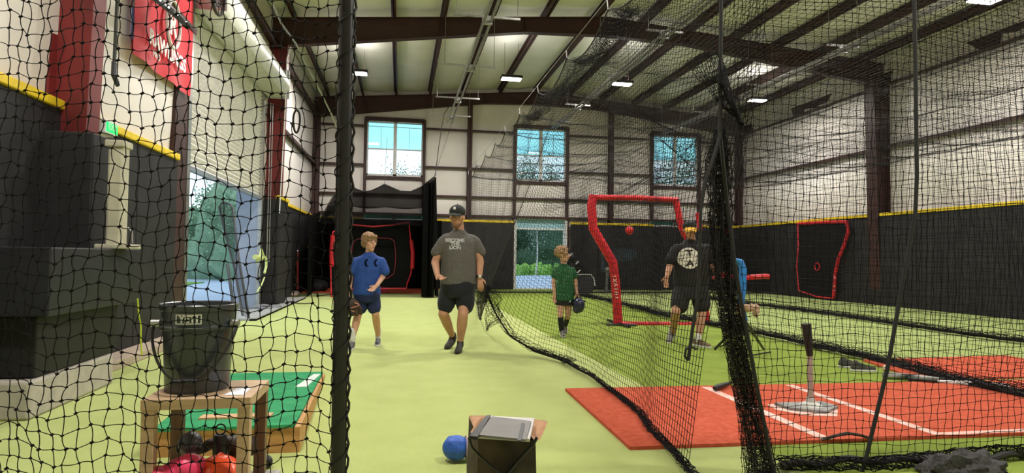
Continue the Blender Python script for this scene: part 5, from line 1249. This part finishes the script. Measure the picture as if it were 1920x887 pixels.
# clutter against the far left padding
for k, (px_, y0_, y1_, Y_) in enumerate(((535, 547, 471, 18.0), (558, 543, 471, 18.6))):
    t = thing('red_post', ['left one of two thin red poles against the left padding', 'right one of two thin red poles against the left padding'][k], 'pole', (at(px_, y0_, Y_).x, Y_, 0), 'thin red poles')
    a = at(px_, y0_, Y_); a.z = max(a.z, .0); MB().tube([a, at(px_, y1_, Y_)], .03, 8).build('shaft', mat('dull red pole', (.3, .03, .03), .5), t, True); MB().ball(at(px_, y1_, Y_), .035, 10).build('tip', GAL, t, True)
for k, (px_, py_, w_, h_, lab, c_) in enumerate(((516, 556, .5, .16, 'pale crumpled bag on the ledge by the red poles', (.45, .38, .34)), (548, 548, .35, .14, 'light pinkish bundle at the foot of the red poles', (.55, .42, .38)), (598, 540, .55, .38, 'black duffel bag at the mouth of the dark enclosure', (.02, .02, .022)), (500, 572, .6, .08, 'flat grey board lying on the ledge', (.2, .2, .21)))):
    c = fl(px_, py_+8); t = thing('equipment_bag', lab, 'bag', (c.x, c.y, 0))
    blob('body', [('e', (c.x, c.y, h_*.5), (w_*.5, .3, h_*.5)), ('e', (c.x-w_*.2, c.y+.1, h_*.55), (w_*.3, .2, h_*.5))], mat('bag cloth %d' % k, c_, .7), t, .02, 3, .06, 5)
    MB().tube([(c.x-w_*.25, c.y-.2, h_*.8), (c.x, c.y-.25, h_*1.15), (c.x+w_*.25, c.y-.2, h_*.8)], .012, 6).build('handle', BLK, t)
t = thing('foam_pad', 'pink foam pad on the far red mat behind the boy in blue', 'pad', at(705, 541, 20.2)); c = at(705, 541, 20.2)
MB().box((c.x-.36, 20.0, .04), (c.x+.36, 20.3, .12), .03).build('pad', mat('pink foam', (.85, .08, .2), .6), t); MB().box((c.x-.3, 20.02, .12), (c.x+.3, 20.26, .2), .03).build('upper_pad', mat('pink foam', (.85, .08, .2), .6), t)

# ------------------------------------------------------------------ far things near the doorway
t = thing('equipment_crate', 'black crate with pale handle beside the far doorway', 'crate', (6.0, 20.6, 0))
c = at(1096, 530, 20.6); MB().box((c.x-.32, 20.4, 0), (c.x+.25, 20.9, .62), .02).build('crate_body', mat('slate crate', (.045, .045, .055), .5), t)
MB().tube([(c.x-.3, 20.38, .63), (c.x+.15, 20.38, .64), (c.x+.26, 20.38, .5), (c.x+.3, 20.38, .25)], .02, 6).build('handle', WHP, t)
t = thing('hanging_gear', 'black catcher gear hanging on the padding right of the doorway', 'gear', at(1076, 495, 22.4))
blob('gear', [('e', at(1072, 482, 22.5), (.22, .1, .2)), ('e', at(1079, 498, 22.5), (.2, .1, .25)), ('e', at(1078, 515, 22.5), (.12, .1, .22))], BLK, t, .03, 2, .12, 5)
for p in ((1070, 478), (1083, 492), (1086, 508)): MB().tube([at(p[0]-4, p[1]+4, 22.28), at(p[0]+3, p[1]-2, 22.28)], .03, 6).build('buckle', GAL, t)
t = thing('floor_stand', 'slim grey stand at the foot of the far padding', 'stand', fl(1137, 549))
c = at(1137, 545, 21.4); MB().tube([(c.x, 21.4, 0), (c.x+.03, 21.4, .7)], .05, 8).build('pole', GAL, t, True); MB().ball((c.x+.02, 21.4, .78), .11, 10).build('head', GAL, t, True); MB().lathe((c.x, 21.4, 0), [(.25, 0), (.25, .02), (.05, .05)], 20).build('base', GAL, t)
# faint blue emblem printed on the padding behind the screen
t = thing('wall_emblem', 'faded blue emblem on the far padding behind the red screen', 'emblem', at(1168, 478, YF-.4))
ec = at(1170, 478, YF-.38)
EM = mat('faded blue print', (.035, .06, .09), .7, c2=(.03, .04, .05), scale=3)
MB().prism([(ec.x+.55*math.cos(a), YF-.365, ec.z+.25*math.sin(a)) for a in [k*2*PI/32 for k in range(32)]], (0, -.003, 0)).build('oval_print', EM, t)
MB().prism([(ec.x-.9, YF-.365, ec.z-.65), (ec.x-.78, YF-.365, ec.z-.65), (ec.x-.78, YF-.365, ec.z+.4), (ec.x-.9, YF-.365, ec.z+.5)], (0, -.003, 0)).build('bar_print', EM, t)
# cords near the upper left
t = thing('steel_cable', 'slack grey steel cable crossing under the roof at upper left', 'cable', at(560, 90, 9))
MB().tube([at(500, -20, 7.5), at(528, 45, 8.2), at(556, 84, 9), at(590, 150, 10), at(622, 215, 11), at(650, 285, 12)], .014, 6).build('cable', GAL, t)
t = thing('pull_rope', 'pale cord hanging straight beside the red left column', 'cord', at(540, 150, 14.6))
MB().tube([at(545, 88, 14.6), at(538, 110, 14.6), at(535, 200, 14.6), at(524, 400, 14.6)], .012, 6).build('cord', WHP, t)
t = thing('slack_rope', 'thin cord slanting from the first ceiling rail towards the enclosure', 'cord', at(840, 210, 19))
MB().tube([at(848, 190, 19.0), at(832, 215, 18.9), at(822, 280, 18.5), at(816, 330, 18.1)], .012, 6).build('cord', ROPE, t)

# ------------------------------------------------------------------ outside
og = bx('ground_outside', (-60, -10, -.2), (60, 120, -.14), mat('blue-cast pavement', (.4, .5, .68), .7, c2=(.36, .46, .62), scale=.5)); tag(og, 'pale blue-grey pavement outside the doors', None, None, 'structure')  # asphalt coloured blue to carry the cool colour cast outdoors
GR = mat('outdoor grass', (.16, .34, .06), .9, c2=(.1, .24, .04), scale=2, bump=1, bscale=8)
for (a, b_, lab) in (((-60, 46, -.14), (60, 80, .0), 'grass verge beyond the far pavement'), ((-40, 26.0, -.14), (-8.6, 30, -.1), 'small patch of grass seen through the roll-up door')):
    o = bx('grass_verge', a, b_, GR); tag(o, lab, None, None, 'structure')
def tree(label, x, y, h, w, cs, seed, name='tree', n=1500, trunk=(.08, .05, .03), base=None, dense=False):
    t = thing(name, label, 'tree', (x, y, 0), 'trees outside')
    rg = np.random.default_rng(seed); tk = .012
    MB().tube([(x, y, -.1), (x+.1*math.sin(seed), y, h*.3), (x+.3*math.sin(seed*2)*min(1, w/3), y, h*.75)], [tk*h, tk*h*.8, tk*h*.3], 8).build('trunk', mat('bark %s' % str(trunk), trunk, .9), t, True)
    cl = rg.normal(size=(26, 3)); cl /= np.linalg.norm(cl, axis=1, keepdims=True); cl *= rg.uniform(.25, .8, (26, 1))
    k = rg.integers(0, 26, n); P = cl[k]+rg.normal(size=(n, 3))*.19
    z0 = h*.12 if base is None else base
    C = np.stack([x+P[:, 0]*w/2, y+P[:, 1]*w/2, z0+(h-z0)/2+P[:, 2]*(h-z0)/2], 1); s = .085 if w > 2 else .05
    d1 = rg.normal(size=(n, 3)); d1 /= np.linalg.norm(d1, axis=1, keepdims=True); d2 = np.cross(d1, rg.normal(size=(n, 3))); d2 /= np.linalg.norm(d2, axis=1, keepdims=True)
    V = np.stack([C-d1*s, C+d2*s*.6, C+d1*s, C-d2*s*.6], 1).reshape(-1, 3); F_ = np.arange(4*n).reshape(-1, 4)
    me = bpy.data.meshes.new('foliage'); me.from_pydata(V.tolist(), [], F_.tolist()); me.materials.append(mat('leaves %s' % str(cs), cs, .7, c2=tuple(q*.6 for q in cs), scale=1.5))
    o = link('foliage', me, t); o['kind'] = 'stuff'
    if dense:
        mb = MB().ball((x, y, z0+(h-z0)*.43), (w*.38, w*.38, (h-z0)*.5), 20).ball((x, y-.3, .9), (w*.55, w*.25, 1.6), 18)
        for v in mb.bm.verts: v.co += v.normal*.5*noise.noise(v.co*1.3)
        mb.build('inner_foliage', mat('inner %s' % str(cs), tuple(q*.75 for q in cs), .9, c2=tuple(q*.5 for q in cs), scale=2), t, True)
    return t
G1, G2, G3 = (.08, .17, .11), (.11, .24, .13), (.3, .48, .33)  # third green is lightened to put haze into the foliage
ORD = ['first', 'second', 'third', 'fourth', 'fifth', 'sixth', 'seventh', 'eighth', 'ninth', 'tenth', 'eleventh', 'twelfth']
for k in range(12):
    x = -6+3.05*k; y = 52+(k % 3)*2.2
    tree('%s tree from the left in the dark row beyond the far pavement' % ORD[k], x, y, 6.6+1.1*((k*7) % 3), 5.4, [G1, G2][k % 2], k+3, n=9000, base=.2, dense=True)
tree('slim pale leafless sapling standing in the far doorway view', at(1005, 500, 44).x, 44, 5.2, 1.6, (.4, .5, .45), 77, n=420, trunk=(.6, .6, .55), base=1.2)
for k, (x, y, h) in enumerate(((-7.2, 33, 5.6), (-9.2, 35, 5.4), (-11.4, 36, 3.9), (-13.4, 37, 3.8), (-5.2, 36, 5.4))):
    tree('%s light green tree seen through the roll-up door, counted outwards' % ORD[k], x, y, h, 3.6, G3, k+40, n=6000, base=.1, dense=True)
tree('tree whose crown shows low in the leftmost high window', 1.0, 34, 6.2, 1.8, G2, 90, n=1500)
tree('tree whose crown fills the lower middle high window', 11.3, 58.5, 11.2, 5.6, G2, 91, n=6000)
tree('taller tree at the right of the middle high window', 15.0, 61, 13.2, 4.8, G2, 94, n=4500)
tree('tree whose crown fills the lower right high window', 17.6, 37, 7.9, 5.6, G2, 92, n=5000)
for k in range(16):
    x = 4+.9*k; t = thing('bush', 'low bright green bush on the grass verge', 'bush', (x, 46.5, 0), 'low bushes along the verge')
    mb = MB().ball((x, 46.5+random.uniform(-.8, .8), .05), (.62, .6, random.uniform(.5, .9)), 14)
    for v in mb.bm.verts: v.co += v.normal*.25*noise.noise(v.co*3)
    mb.build('leaves', mat('bush leaves', (.24, .46, .1), .9, c2=(.14, .32, .06), scale=5), t, True)
